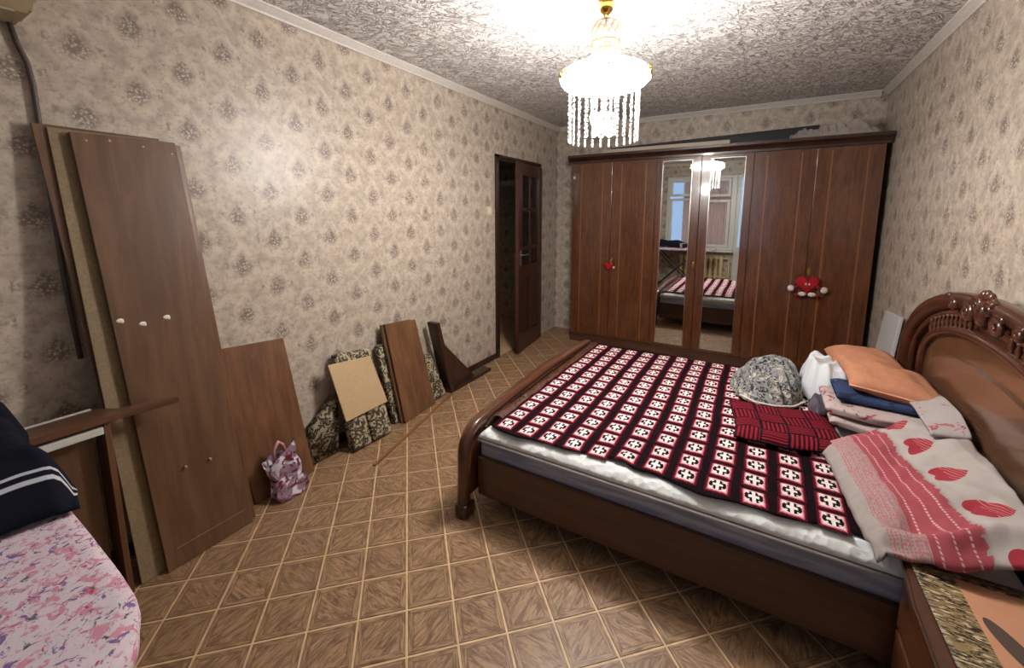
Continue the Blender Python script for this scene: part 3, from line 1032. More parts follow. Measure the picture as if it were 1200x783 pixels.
# footboard: outline in YZ
fy0, fy1, ft, rr = 1.775, 3.545, 0.465, 0.14
path = [(fy1 + 0.005, 0.0), (fy1, 0.06), (fy1 - 0.01, 0.2), (fy1 - 0.012, ft - rr - 0.02)]
for k in range(1, 9):
    a = k / 8 * PI / 2
    path.append((fy1 - 0.012 - rr * (1 - math.cos(a)), ft - rr - 0.02 + rr * math.sin(a)))
for k in range(1, 16):
    t = k / 16
    path.append((fy1 - 0.012 - rr + t * (fy0 + 0.012 + rr - (fy1 - 0.012 - rr)), ft - 0.02 + 0.03 * math.sin(t * PI)))
for k in range(0, 9):
    a = PI / 2 - k / 8 * PI / 2
    path.append((fy0 + 0.012 + rr * (1 - math.cos(a)), ft - rr - 0.02 + rr * math.sin(a)))
path += [(fy0 + 0.01, 0.2), (fy0, 0.06), (fy0 - 0.005, 0.0)]
bm = nb()
inner = [(p[0], p[1]) for p in path if p[1] > 0.15]
lo = [(fy0 + 0.04, 0.1), (fy0 + 0.04, 0.2)] 
poly = [(min(max(y, fy0 + 0.03), fy1 - 0.03), z - 0.02 if z > 0.3 else z) for y, z in inner]
poly = [(fy1 - 0.03, 0.1)] + poly[1:-1] + [(fy0 + 0.03, 0.1)]
prism(bm, poly, 'x', 1.075, 1.11)
fb = obj('footboard', bm, M_bed, bed)
M_rim = wood('headboard_mahogany', (60, 32, 22), (88, 50, 34), 'y', 0.25, 0.8, coat=0.4)
bm = nb()
sec = [(1.064, -0.03), (1.060, -0.01), (1.064, 0.004), (1.078, 0.010), (1.104, 0.010), (1.114, 0.003), (1.118, -0.010), (1.118, -0.03), (1.108, -0.036), (1.072, -0.036)]
sweep(bm, path[::-1], [(x, q) for x, q in sec])
obj('footboard_rim', bm, M_bed, bed, True)
for y0 in (fy0 - 0.018, fy1 - 0.067):
    bm = nb(); box(bm, 1.058, 1.124, y0, y0 + 0.085, 0.0, 0.065, 0.012)
    obj('foot', bm, M_bed, bed, True)
bm = nb()
prism(bm, [(1.97, 0.30), (3.35, 0.30), (3.38, 0.40), (3.3, 0.425), (2.66, 0.445), (2.02, 0.425), (1.94, 0.40)], 'x', 1.1105, 1.122)
obj('carved_inlay', bm, burl(), fb)
# headboard
HC_, HA = 2.56, 0.985
HX = 2.985
def arch(a, z0, b, n=40, p=2.1, c=HC_, zlow=None):
    pts = []
    for k in range(n + 1):
        th = PI * k / n
        co, si = math.cos(th), math.sin(th)
        y = c + a * math.copysign(abs(co) ** (2 / p), co); z = z0 + b * si ** (2 / p)
        pts.append((y, z))
    if zlow is not None: pts = [(c + a, zlow)] + pts + [(c - a, zlow)]
    return pts
outer = arch(HA - 0.03, 0.62, 0.49, zlow=0.0)
bm = nb(); prism(bm, outer, 'x', HX + 0.035, W - 0.022)
# lower solid part and back plate
hb = obj('headboard', bm, M_rim, bed)
bm = nb()
sec = [(HX - 0.012, -0.035), (HX - 0.022, -0.012), (HX - 0.018, 0.012), (HX, 0.024), (HX + 0.03, 0.024), (HX + 0.05, 0.01), (HX + 0.05, -0.04), (HX + 0.01, -0.05)]
sweep(bm, outer, [(x, -q) for x, q in sec])
obj('outer_arch_rim', bm, M_rim, hb, True)
bm = nb()
mid = arch(HA - 0.12, 0.64, 0.40, zlow=0.3)
sweep(bm, mid, [(HX + 0.034, 0.018), (HX + 0.012, 0.014), (HX + 0.004, 0.0), (HX + 0.012, -0.014), (HX + 0.034, -0.018)])
obj('middle_arch_rim', bm, M_rim, hb, True)
bm = nb()
inn = arch(0.68, 0.70, 0.265, zlow=0.3)
sweep(bm, inn, [(HX + 0.034, 0.026), (HX + 0.005, 0.022), (HX - 0.006, 0.006), (HX - 0.004, -0.008), (HX + 0.012, -0.018), (HX + 0.034, -0.022)])
obj('inner_arch_rim', bm, M_rim, hb, True)
bm = nb(); prism(bm, arch(0.665, 0.70, 0.25, zlow=0.3), 'x', HX + 0.02, HX + 0.0345)
pn = obj('veneer_panel', bm, M_bedp, hb)
bm = nb(); prism(bm, arch(0.56, 0.66, 0.18, zlow=0.3, p=2.6), 'x', HX + 0.008, HX + 0.0198)
obj('raised_field', bm, wood('raised_field_veneer', (92, 64, 47), (106, 76, 56), 'y', 0.22, 0.5, coat=0.4), pn)
# little gallery of turned spindles between middle and inner arches
for k in range(26):
    t = (k + 0.5) / 26
    y = HC_ + 0.62 - 1.24 * t
    if abs(y - HC_) < 0.16: continue
    za = 0.70 + 0.265 * (1 - min(1, abs(y - HC_) / 0.68) ** 2.1) ** (1 / 2.1) + 0.012
    zb_ = 0.64 + 0.40 * (1 - min(1, abs(y - HC_) / (HA - 0.12)) ** 2.1) ** (1 / 2.1) - 0.008
    h = zb_ - za
    if h < 0.02: continue
    bm = lathe(nb(), [(0, 0), (0.009, 0), (0.009, 0.1 * h), (0.005, 0.2 * h), (0.0105, 0.5 * h), (0.005, 0.8 * h), (0.009, 0.9 * h), (0.009, h), (0, h)], 10, (HX + 0.012, y, za))
    obj('spindle', bm, M_bed, hb, True)
# carved crest
for s in (-1, 1):
    for (cy_, cz_, r0_, tn) in ((0.13, 1.055, 0.050, 1.7), (0.28, 1.062, 0.032, 1.4), (0.05, 1.10, 0.036, 1.5)):
        pts, rad = [], []
        for k in range(26):
            t = k / 25; a = t * tn * 2 * PI + 0.6
            r = r0_ * (1 - 0.8 * t)
            pts.append((HX - 0.012 - 0.01 * t, HC_ + s * (cy_ + r * math.cos(a)), cz_ + 0.75 * r * math.sin(a))); rad.append(0.015 * (1 - 0.5 * t))
        obj('carved_scroll', tube(nb(), pts, rad, 8), M_rim, hb, True)
    for k in range(6):
        obj('carved_bead', ball(nb(), (HX - 0.010, HC_ + s * (0.34 + k * 0.028), 1.092 - k * 0.008), 0.017 - k * 0.0016, 8, (1, 1.3, 0.8)), M_rim, hb, True)
obj('carved_boss', ball(nb(), (HX - 0.015, HC_, 1.075), 0.05, 14, (0.45, 0.8, 1.0)), M_rim, hb, True)
for k in range(7):
    a = PI * (k + 0.5) / 7
    obj('carved_petal', ball(nb(), (HX - 0.008, HC_ + 0.07 * math.cos(a), 1.088 + 0.058 * math.sin(a)), 0.022, 8, (0.6, 0.8, 1)), M_rim, hb, True)

# mattress
mt = thing('mattress', 'white quilted mattress lying in the walnut bed frame', 'mattress', (2.05, 2.66, 0.243))
def mat_quilt():
    g = G('quilted_ticking', rough=0.8, spec=0.25)
    x, y, z = g.coord()
    n = g.noise(g.vec(x, y, z), 60, 3)
    qv = g.voro(g.vec(x, y, z), 34, rnd=0.8)
    g.color(g.mix(n, (222, 228, 228), (238, 240, 238)))
    g.bump(qv, 0.6, 0.008)
    return g.mat
def mat_side():
    g = G('grey_blue_side_ticking', rough=0.75, spec=0.25)
    x, y, z = g.coord()
    n = g.noise(g.vec(x * 0.4, y * 0.4, z * 4), 12, 3)
    g.color(g.mix(g.step(n, 0.35, 0.65), (140, 146, 166), (176, 180, 194)))
    g.bump(n, 0.3, 0.01)
    return g.mat
bm = nb(); box(bm, 1.128, 2.955, BY0, BY1, 0.245, 0.385, 0.012)
obj('side_band', bm, mat_side(), mt, True)
MX0, MX1 = 1.124, 2.96
def mtop(u, v):
    x = MX0 + (MX1 - MX0) * u; y = BY0 - 0.02 + (BY1 - BY0 + 0.04) * v
    e = min(u * 1.83, (1 - u) * 1.83, v * 1.57, (1 - v) * 1.57)
    z = 0.380 + 0.042 * min(1, (e / 0.05)) ** 0.6 + 0.0015 * nz(x, y, 0, 18)
    return Vector((x, y, z))
obj('quilted_top', grid(nb(), mtop, 150, 150), mat_quilt(), mt, True, solid=-0.012)
bm = nb()
bm.free()
for yy in (BY0 - 0.02, BY1 + 0.02): obj('piping', tube(nb(), [(MX0, yy, 0.368), (MX1, yy, 0.368)], 0.005, 8), M_white, mt, True)

# crocheted blanket
bl = thing('crochet_blanket', 'maroon and black crocheted blanket of white squares spread over the mattress', 'blanket', (1.85, 2.65, 0.425))
def bsurf(x, y):
    z = 0.4255 + 0.004 * (1 + nz(x, y, 2, 7)) + 0.002 * nz(x, y, 4, 20)
    # a small ruck near the front edge
    d = math.hypot((x - 1.80) / 0.035, (y - 1.945) / 0.05)
    z += 0.016 * math.exp(-d * d)
    return z
def yedge(x): return 1.912 + 0.018 * math.sin(x * 7.5 + 1) + 0.008 * math.sin(x * 23) + (0.02 * math.exp(-((x - 1.80) / 0.03) ** 2))
BX0, BX1 = 1.172, 2.60
def bfun(u, v):
    x = BX0 + (BX1 - BX0) * u
    y0 = yedge(x) ; y1 = 3.425 + 0.01 * math.sin(x * 9)
    y = y0 + (y1 - y0) * v
    sc2 = 0.004 * abs(math.sin(u * 40)) if v in (0, 1) else 0
    return Vector((x, y - (sc2 if v == 0 else -sc2), bsurf(x, y)))
def yarn(name, c1, c2):
    g = G(name, rough=0.95, spec=0.1)
    x, y, z = g.coord()
    n = g.voro(g.vec(x, y, z), 130, rnd=0.5)
    g.color(g.mix(g.step(n, 0.1, 0.6), c2, c1)); g.bump(n, 0.7, 0.004)
    return g.mat
obj('backing', grid(nb(), bfun, 110, 110), yarn('black_maroon_yarn', (14, 7, 10), (38, 10, 20)), bl, True, solid=0.004)
M_cro = crochet()
for i in range(12):
    for j in range(13):
        cx = 1.238 + i * 0.1155 + 0.002 * random.uniform(-1, 1) + 0.01 * math.sin(j * 0.5) * (i / 12)
        cy = 1.965 + j * 0.1155 + 0.003 * random.uniform(-1, 1) - (0.012 * math.sin(i * 0.8))
        if j == 0: cy += 0.004
        ro = 0.05 * random.uniform(-1, 1) * (1 if j > 0 else 2)
        hx2, hy2 = 0.0435, 0.0515
        def sq(u, v):
            a, b = (u - 0.5) * 2, (v - 0.5) * 2
            px, py = a * hx2, b * hy2
            x = cx + px * math.cos(ro) - py * math.sin(ro); y = cy + px * math.sin(ro) + py * math.cos(ro)
            puff = 0.005 * (1 - max(abs(a), abs(b)) ** 3)
            return Vector((x, y, bsurf(x, y) + 0.0045 + puff))
        obj('crochet_square', grid(nb(), sq, 5, 5), M_cro, bl, True)

def foot_strip(u, v):
    x = 1.126 + 0.075 * u; y = 1.99 + 1.43 * v + 0.01 * math.sin(u * 3)
    return Vector((x, y, 0.427 + 0.014 * math.sin(min(1, u * 1.2) * PI) ** 0.6 + 0.003 * nz(x, y, 1, 22)))
o = rebase(obj('brown_throw', grid(nb(), foot_strip, 12, 90), burl(), None, True, solid=-0.003), (1.15, 2.7, 0.427))
tag(o, 'dark brown patterned throw tucked between footboard and crocheted blanket', 'throw')

# ------------------------------------------------------------------ soft things on the bed
def pillow(bm, c, ax, ay, hz, tz=0.0, sharp=2.6, wr=0.01, seed=0.0, nu=26):
    """c centre, ax / ay half axes as vectors, hz half thickness; corners stay pinched"""
    c, ax, ay = Vector(c), Vector(ax), Vector(ay)
    nrm = ax.cross(ay).normalized()
    uv = bm.loops.layers.uv.verify()
    for side in (1, -1):
        V = []
        for i in range(nu + 1):
            row = []
            for j in range(nu + 1):
                a, b = i / nu * 2 - 1, j / nu * 2 - 1
                k = (1 - abs(a) ** sharp) * (1 - abs(b) ** sharp)
                h = hz * max(k, 0) ** 0.45
                pin = 1 - 0.07 * (1 - abs(a) ** 2) * abs(b) ** 3
                pin2 = 1 - 0.07 * (1 - abs(b) ** 2) * abs(a) ** 3
                w_ = wr * (nz(a + seed, b, side, 2.5) + 0.5 * nz(a + seed, b, side + 3, 6)) * max(k, 0) ** 0.3
                row.append(bm.verts.new(c + ax * a * pin2 + ay * b * pin + nrm * side * max(h + w_, 0.0) + nrm * tz * (a * a + b * b)))
            V.append(row)
        for i in range(nu):
            for j in range(nu):
                vs = (V[i][j], V[i + 1][j], V[i + 1][j + 1], V[i][j + 1])
                if side < 0: vs = vs[::-1]
                f = bm.faces.new(vs)
                for lp in f.loops:
                    d = lp.vert.co - c
                    lp[uv].uv = (d.dot(ax.normalized()) + ax.length, d.dot(ay.normalized()) + ay.length)
    bmesh.ops.remove_doubles(bm, verts=bm.verts, dist=0.0003)
    return bm


def lump(f, nu=60, nv=30):
    """closed cloth heap: f(a, k) gives outline radius vector; dome over it"""
    pass


def heap(outline, z0, hfun, rings=18):
    """crumpled cloth over a closed outline of (x, y) points standing on z0"""
    bm = nb()
    n = len(outline)
    cx = sum(p[0] for p in outline) / n; cy = sum(p[1] for p in outline) / n
    R = []
    base = [bm.verts.new((p[0], p[1], z0)) for p in outline]
    R.append(base)
    for k in range(rings):
        f = 1 - (k / rings) ** 1.25
        f2 = f
        row = []
        for p in outline:
            x, y = cx + (p[0] - cx) * f2, cy + (p[1] - cy) * f2
            d = 1 - f
            row.append(bm.verts.new((x, y, z0 + hfun(x, y, d) + (0.006 if k == 0 else 0))))
        R.append(row)
    top = bm.verts.new((cx, cy, z0 + hfun(cx, cy, 1)))
    for A, B in zip(R, R[1:]):
        for k in range(n): bm.faces.new((A[k], A[(k + 1) % n], B[(k + 1) % n], B[k]))
    for k in range(n): bm.faces.new((R[-1][k], R[-1][(k + 1) % n], top))
    bm.faces.new(base[::-1])
    bmesh.ops.recalc_face_normals(bm, faces=bm.faces)
    return bm


def smooth_outline(pts, n=72, wob=0.0, seed=0.0):
    """closed Catmull-Rom through pts"""
    m = len(pts); out = []
    for k in range(n):
        t = k / n * m; i = int(t); f = t - i
        p = [Vector(pts[(i + q - 1) % m]) for q in range(4)]
        v = 0.5 * ((2 * p[1]) + (p[2] - p[0]) * f + (2 * p[0] - 5 * p[1] + 4 * p[2] - p[3]) * f * f + (3 * p[1] - p[0] - 3 * p[2] + p[3]) * f ** 3)
        if wob:
            v = v + Vector((nz(v.x, v.y, seed, 30), nz(v.x, v.y, seed + 7, 30))) * wob
        out.append((v.x, v.y))
    return out


ZB = 0.447   # top of blanket
# red ribbed knit throw folded on the blanket
def red_f(u, v):
    x = 2.19 + 0.42 * u - 0.03 * v + 0.01 * math.sin(v * 5); y = 2.36 + 0.41 * v + 0.04 * u - 0.02 * math.sin(u * 4)
    e = min(u, 1 - u, v, 1 - v)
    z = ZB + 0.008 + 0.028 * min(1, e / 0.12) ** 0.5 + 0.008 * nz(x, y, 3, 9)
    return Vector((x, y, z))
o = obj('knitted_throw', grid(nb(), red_f, 50, 50, lambda u, v: (u * 0.44, v * 0.5)), ribbed_red(), None, True, solid=-0.006)
rebase(o, (2.4, 2.5, ZB)); tag(o, 'folded red and dark ribbed knit throw lying on the crocheted blanket', 'throw')

# leaf-print cloth heap (left), white clothes, and a grey shirt end
M_camo = camo()
out = smooth_outline([(2.14, 3.12), (2.16, 2.93), (2.27, 2.80), (2.40, 2.80), (2.47, 2.90), (2.495, 3.08), (2.48, 3.32), (2.36, 3.42), (2.20, 3.34)], 84, 0.02, 1)
def h1(x, y, d):
    r = (0.11 + 0.13 * (x - 2.14) / 0.4) * min(1, d * 1.9) ** 0.75
    f = math.sin((y * 0.75 + x * 0.45 + 0.09 * nz(x, y, 1, 5)) * 85)
    return r * (0.86 + 0.3 * nz(x, y, 1, 9)) + (0.016 * f * (1 if d > 0.12 else 0) + 0.012 * nz(x, y, 8, 24)) * min(1, d * 4)
o = rebase(obj('shirt', heap(out, ZB, h1, 26), M_camo, None, True), (2.33, 3.1, ZB))
tag(o, 'crumpled grey leaf-print shirt heaped on the blanket left of white clothes', 'shirt')
hem = [(2.20, 2.86), (2.27, 2.795), (2.36, 2.785), (2.44, 2.81), (2.49, 2.88)]
so = []
for k in range(40):
    t = k / 39 * (len(hem) - 1); i = min(int(t), len(hem) - 2); f = t - i
    p = Vector(hem[i]).lerp(Vector(hem[i + 1]), f)
    so.append((p.x, p.y, ZB + 0.012 + 0.02 * (k / 39) ** 2))
hm = obj('hem', tube(nb(), so, 0.006, 8), plain('pale_hem', (202, 192, 176), 0.9), o, True)
out = smooth_outline([(2.50, 3.06), (2.58, 2.985), (2.68, 2.99), (2.72, 3.10), (2.66, 3.30), (2.60, 3.42), (2.51, 3.40), (2.49, 3.22)], 72, 0.015, 5)
def h2(x, y, d):
    r = 0.205 * min(1, d * 2.4) ** 0.6
    return r * (0.9 + 0.16 * nz(x, y, 3, 7)) + (0.010 * math.sin((x * 1.1 - y * 0.4 + 0.08 * nz(x, y, 2, 5)) * 70) + 0.01 * nz(x, y, 9, 20)) * min(1, d * 4)
o = rebase(obj('white_clothing', heap(out, ZB, h2, 22), plain('white_cotton', (216, 220, 224), 0.9, nz=0.03), None, True), (2.64, 3.2, ZB))
tag(o, 'crumpled white clothing lying beside the orange pillows', 'clothing')
out = smooth_outline([(2.50, 2.80), (2.54, 2.74), (2.60, 2.80), (2.60, 2.92), (2.55, 2.96), (2.51, 2.88)], 48, 0.01, 9)
def h3(x, y, d): return 0.06 * min(1, d * 2.5) ** 0.5 * (0.9 + 0.3 * nz(x, y, 4, 12)) + 0.006 * math.sin(x * 120) * min(1, d * 4)
o = rebase(obj('sleeve', heap(out, ZB + 0.03, h3, 12), plain('mauve_grey_cloth', (96, 88, 98), 0.9, nz=0.25, ns=40), None, True), (2.55, 2.85, ZB + 0.03))
tag(o, 'mauve grey sleeve end poking out below the white clothing', 'clothing')

# folded patterned bedding under jeans and pillows
M_bedding = floral('rose_leaf_bedding', (190, 172, 168), [((150, 62, 74), 0.58), ((96, 84, 84), 0.62)], 16, seed=2)
bm = nb()
def fold_layer(bm, x0, x1, y0, y1, z0, z1, seed):
    def f(u, v):
        # closed loop section in the Y direction: rounded folded edge at near side
        a = v * 2 * PI
        hz2 = (z1 - z0) / 2
        yy = (y0 + y1) / 2 - (y1 - y0) / 2 * math.copysign(abs(math.cos(a)) ** 0.35, math.cos(a))
        zz = (z0 + z1) / 2 + hz2 * math.copysign(abs(math.sin(a)) ** 0.6, math.sin(a))
        x = x0 + (x1 - x0) * u
        yy += 0.02 * math.sin(u * 5 + seed) + 0.012 * nz(x, seed, v, 5)
        e = min(u, 1 - u) / 0.06
        k = min(1, e) ** 0.5
        zz = (z0 + z1) / 2 + (zz - (z0 + z1) / 2) * (0.25 + 0.75 * k) + 0.006 * nz(x, yy, seed, 8)
        return Vector((x, yy + 0.05 * (1 - u), zz))
    grid(bm, f, 40, 40)
fold_layer(bm, 2.57, 2.955, 2.60, 2.95, ZB + 0.012, ZB + 0.06, 1.0)
fold_layer(bm, 2.555, 2.955, 2.65, 2.95, ZB + 0.062, ZB + 0.11, 3.0)
bmesh.ops.remove_doubles(bm, verts=bm.verts, dist=0.0002)
o = rebase(obj('folded_bedding', bm, M_bedding, None, True, True), (2.75, 3.0, ZB))
tag(o, 'folded pink and grey leaf-print bedding under the blue jeans', 'bedding')
bm = nb()
def fold_jeans(u, v):
    a = v * 2 * PI
    x = 2.60 + 0.36 * u
    yy = 2.84 - 0.13 * math.copysign(abs(math.cos(a)) ** 0.4, math.cos(a)) + 0.02 * math.sin(u * 4)
    k = min(1, min(u, 1 - u) / 0.08) ** 0.5
    zz = ZB + 0.135 + (0.022 * math.copysign(abs(math.sin(a)) ** 0.6, math.sin(a))) * (0.3 + 0.7 * k) + 0.008 * nz(x, yy, 3, 9)
    return Vector((x, yy + 0.03 * (1 - u), zz))
grid(bm, fold_jeans, 40, 40)
bmesh.ops.remove_doubles(bm, verts=bm.verts, dist=0.0002)
o = rebase(obj('jeans', bm, floral('blue_denim', (50, 66, 100), [((34, 42, 66), 0.52), ((92, 108, 130), 0.66)], 14), None, True, True), (2.8, 3.0, ZB))
tag(o, 'folded blue denim jeans between the bedding and the orange pillow', 'jeans')

M_orange = plain('orange_cotton', (190, 130, 98), 0.85, nz=0.05, ns=40)
pl = thing('pillow', 'plain orange pillow on top of the jeans, nearest the camera', 'pillow', (2.82, 3.0, 0.62), 'orange pillows')
PC, PX, PY = Vector((2.81, 2.945, 0.642)), Vector((0.172, -0.045, -0.012)), Vector((-0.005, 0.21, 0.01))
bm = pillow(nb(), PC, PX, PY, 0.055, seed=1, wr=0.012)
obj('pillowcase', bm, M_orange, pl, True)
e = []
for (a, b) in [(i / 10 * 2 - 1, -1) for i in range(11)]:
    pin = 1 - 0.07 * (1 - a * a)
    e.append(PC + PX * a + PY * b * pin)
obj('seam', tube(nb(), e, 0.0045, 6), plain('pale_orange_piping', (216, 158, 124), 0.8), pl, True)
pl = thing('pillow', 'plain orange pillow lying flat behind the white clothing, by the wardrobe', 'pillow', (2.83, 3.5, 0.5), 'orange pillows')
bm = pillow(nb(), (2.79, 3.37, 0.60), (0.165, 0.0, 0.0), (0.0, 0.185, 0.0), 0.075, seed=5, wr=0.01)
obj('pillowcase', bm, M_orange, pl, True)

# heart-print duvet
M_duv = duvet_print()
A_, B_, C_, D_ = Vector((2.51, 2.45, 0)), Vector((2.585, 1.785, 0)), Vector((2.95, 1.80, 0)), Vector((2.95, 2.76, 0))
def duv(u, v):
    near = B_.lerp(C_, u); far = A_.lerp(D_, u)
    p = near.lerp(far, v)
    x, y = p.x, p.y
    e = min(u, v, 1 - v) / 0.10
    z = ZB + 0.012 + 0.03 * min(1, max(e, 0)) ** 0.5 + 0.12 * u ** 0.9
    z += 0.022 * nz(x, y, 2, 6) + 0.013 * nz(x, y, 5, 15) + 0.004 * nz(x, y, 6, 34)
    # deep tuck near the front left corner
    d = math.hypot((x - 2.69) / 0.04, (y - 1.90) / 0.06)
    z -= 0.035 * math.exp(-d * d)
    z += 0.025 * math.exp(-((y - 1.84 - 0.2 * (x - 2.6)) / 0.03) ** 2)
    if x > 2.60 and y < 1.90: z = max(z, 0.492)
    return Vector((x, y + 0.012 * math.sin(u * 11), z))
o = obj('duvet', grid(nb(), duv, 80, 90, lambda u, v: (u * 0.62 * (0.72 + 0.28 * v) , v * 0.83 + 0.06)), M_duv, None, True, solid=-0.012)
rebase(o, (2.75, 2.2, ZB)); tag(o, 'pale duvet printed with red hearts and rose border at the pillow end', 'duvet')
bm = nb()
def dv2(u, v):
    x = 2.85 + 0.11 * u; y = 2.45 + 0.42 * v
    z = 0.605 + 0.04 * math.sin(v * PI) ** 0.5 * (0.5 + 0.5 * u) + 0.012 * nz(x, y, 3, 8)
    return Vector((x, y, z + 0.02 * u))
o = obj('folded_sheet', grid(bm, dv2, 30, 60), floral('grey_rose_sheet', (176, 168, 166), [((168, 90, 98), 0.62)], 12, seed=4), None, True, solid=-0.015)
rebase(o, (2.9, 2.6, 0.6)); tag(o, 'grey sheet with rose bands laid over the duvet against the headboard', 'sheet')

# ------------------------------------------------------------------ nightstand in the lower right corner
ns = thing('nightstand', 'walnut nightstand with rounded top beside the near side of the bed', 'nightstand', (2.84, 1.55, 0))
bm = nb()
prism(bm, [(2.645, 1.25), (2.63, 1.4), (2.632, 1.65), (2.65, 1.845), (2.955, 1.845), (2.955, 1.25)], 'z', 0.44, 0.468, 0.006)
obj('top', bm, M_bed, ns)
obj('carcass', box(nb(), 2.67, 2.95, 1.28, 1.835, 0.04, 0.439, 0.003), M_bedx, ns)
dw = obj('drawer', box(nb(), 2.655, 2.669, 1.295, 1.82, 0.26, 0.42, 0.004), M_bed, ns)
obj('knob', ball(nb(), (2.642, 1.56, 0.34), 0.014, 10), M_gold, dw, True)
obj('drawer', box(nb(), 2.655, 2.669, 1.295, 1.82, 0.06, 0.245, 0.004), M_bed, ns)
obj('plinth', box(nb(), 2.69, 2.94, 1.3, 1.82, 0.0, 0.04), M_dark, ns)
def run(u, v): return Vector((2.662 + 0.28 * u + 0.01 * (1 - v), 1.27 + 0.57 * v, 0.4705 + 0.0012 * nz(u * 3, v * 3)))
o = rebase(obj('table_runner', grid(nb(), run, 20, 20, lambda u, v: (u * 0.28, v * 0.57)), runner_print(), None, True, solid=0.0015), (2.84, 1.55, 0.4705))
tag(o, 'peach printed runner with grassy brown border lying on the nightstand', 'runner')

# white slab between headboard and wardrobe
bm = nb(); slab(bm, (2.985, 4.36, 0.0), (2.99, 3.93, 0.0), (3.035, 3.86, 0.79), (3.03, 4.20, 0.77), 0.02, 0.003)
bmesh.ops.recalc_face_normals(bm, faces=bm.faces)
o = rebase(obj('leaning_board', bm, plain('white_laminate', (196, 196, 196), 0.4)), (3.0, 4.1, 0))
tag(o, 'white board leaning on the right wall between headboard and wardrobe', 'board')

# ------------------------------------------------------------------ leaning furniture boards on the left wall
def board(name, label, p0, p1, q1, q0, t, mat, group=None, extra=None):
    base = ((p0[0] + p1[0]) / 2, (p0[1] + p1[1]) / 2, 0)
    th = thing(name, label, 'board', base, group)
    bm = nb(); slab(bm, p0, p1, q1, q0, t)
    obj('panel_face', bm, mat, th)
    return th


def on_plane(p0, p1, q0, a, b):
    P0, P1, Q0 = Vector(p0), Vector(p1), Vector(q0)
    return P0 + (P1 - P0) * a + (Q0 - P0) * b


PF = dict(p0=(0.262, 0.903, 0.002), p1=(0.258, 1.238, 0.002), q1=(0.066, 1.168, 1.752), q0=(0.070, 0.847, 1.747))
fb_ = board('tall_board', 'tall brown laminate board with three white glue spots leaning foremost on left wall', PF['p0'], PF['p1'], PF['q1'], PF['q0'], 0.018, M_panel, 'tall boards leaning in a stack on left wall')
nrm = (Vector(PF['p1']) - Vector(PF['p0'])).cross(Vector(PF['q0']) - Vector(PF['p0'])).normalized()
M_glue = plain('white_glue', (232, 226, 214), 0.6)
for Yv, Zv in ((0.893, 1.046), (0.957, 1.02), (1.036, 1.03)):
    b_ = Zv / 1.747
    a_ = (Yv - (0.903 + (0.85 - 0.903) * b_)) / (0.335 - 0.013 * b_)
    p = on_plane(PF['p0'], PF['p1'], PF['q0'], a_, b_) + nrm * 0.001
    bm = nb(); ball(bm, (0, 0, 0), 0.0105, 10, (0.25, 1.15, 0.8))
    ball(bm, (0, 0.007, -0.006), 0.006, 8, (0.3, 1, 1))
    bmesh.ops.translate(bm, verts=bm.verts, vec=p)
    obj('glue_spot', bm, M_glue, fb_, True)
for a_, b_ in ((0.37, 0.226), (0.64, 0.219)):
    p = on_plane(PF['p0'], PF['p1'], PF['q0'], a_, b_)
    obj('dowel', tube(nb(), [p, p + nrm * 0.012], 0.005, 8), M_beige, fb_, True)
for a_, b_ in ((0.12, 0.985), (0.32, 0.99), (0.62, 0.985), (0.9, 0.975)):
    p = on_plane(PF['p0'], PF['p1'], PF['q0'], a_, b_)
    obj('screw_hole', tube(nb(), [p - nrm * 0.001, p + nrm * 0.0012], 0.0045, 8), M_beige, fb_, True)
bm = nb()
pa, pb = on_plane(PF['p0'], PF['p1'], PF['q0'], 0.12, 0.045), on_plane(PF['p0'], PF['p1'], PF['q0'], 0.92, 0.045)
tube(bm, [pa + nrm * 0.0005, pb + nrm * 0.0005], 0.0015, 6)
obj('groove_strip', bm, M_khaki, fb_)
board('tall_board', 'tall raw khaki board directly behind the foremost tall brown board, edge showing left', (0.236, 0.825, 0.002), (0.232, 1.19, 0.002), (0.043, 1.165, 1.755), (0.045, 0.797, 1.757), 0.005, M_khaki, 'tall boards leaning in a stack on left wall')
board('tall_board', 'tall brown board with left edge at the cable, behind the khaki board', (0.205, 0.85, 0.002), (0.205, 1.17, 0.002), (0.034, 1.125, 1.765), (0.036, 0.762, 1.767), 0.010, M_panel, 'tall boards leaning in a stack on left wall')
board('tall_board', 'narrow tall brown board whose edge shows right of the foremost board', (0.236, 1.215, 0.002), (0.234, 1.262, 0.002), (0.032, 1.200, 1.748), (0.034, 1.176, 1.748), 0.004, M_panel2, 'tall boards leaning in a stack on left wall')
board('low_board', 'low wide brown board leaning on left wall behind the carrier bag', (0.15, 1.31, 0.002), (0.147, 1.632, 0.002), (0.028, 1.584, 0.78), (0.028, 1.20, 0.81), 0.016, M_panel2)

# low cabinet shell standing in the left corner in front of the wall
cb = thing('cabinet_shell', 'half dismantled low brown cabinet with white rail beside the ironing board', 'cabinet', (0.2, 0.5, 0))
bm = nb()
prism(bm, [(0.135, 0.15), (0.135, 0.80), (0.195, 0.835), (0.245, 0.96), (0.272, 1.0), (0.282, 1.0), (0.262, 0.83), (0.25, 0.15)], 'z', 0.705, 0.727, 0.003)
obj('top_board', bm, M_panelh, cb)
obj('side_panel', box(nb(), 0.13, 0.248, 0.782, 0.80, 0.0, 0.704, 0.001), M_panel2, cb)
obj('front_panel', box(nb(), 0.19, 0.2, 0.17, 0.76, 0.03, 0.70, 0.001), M_panel, cb)
obj('side_panel', box(nb(), 0.13, 0.245, 0.15, 0.168, 0.0, 0.704, 0.001), M_panel2, cb)
bm = nb(); box(bm, 0.222, 0.25, 0.20, 0.781, 0.664, 0.692, 0.005)
r_ = obj('white_rail', bm, M_white, cb); r_['label'] = 'white plastic rail under the top board'
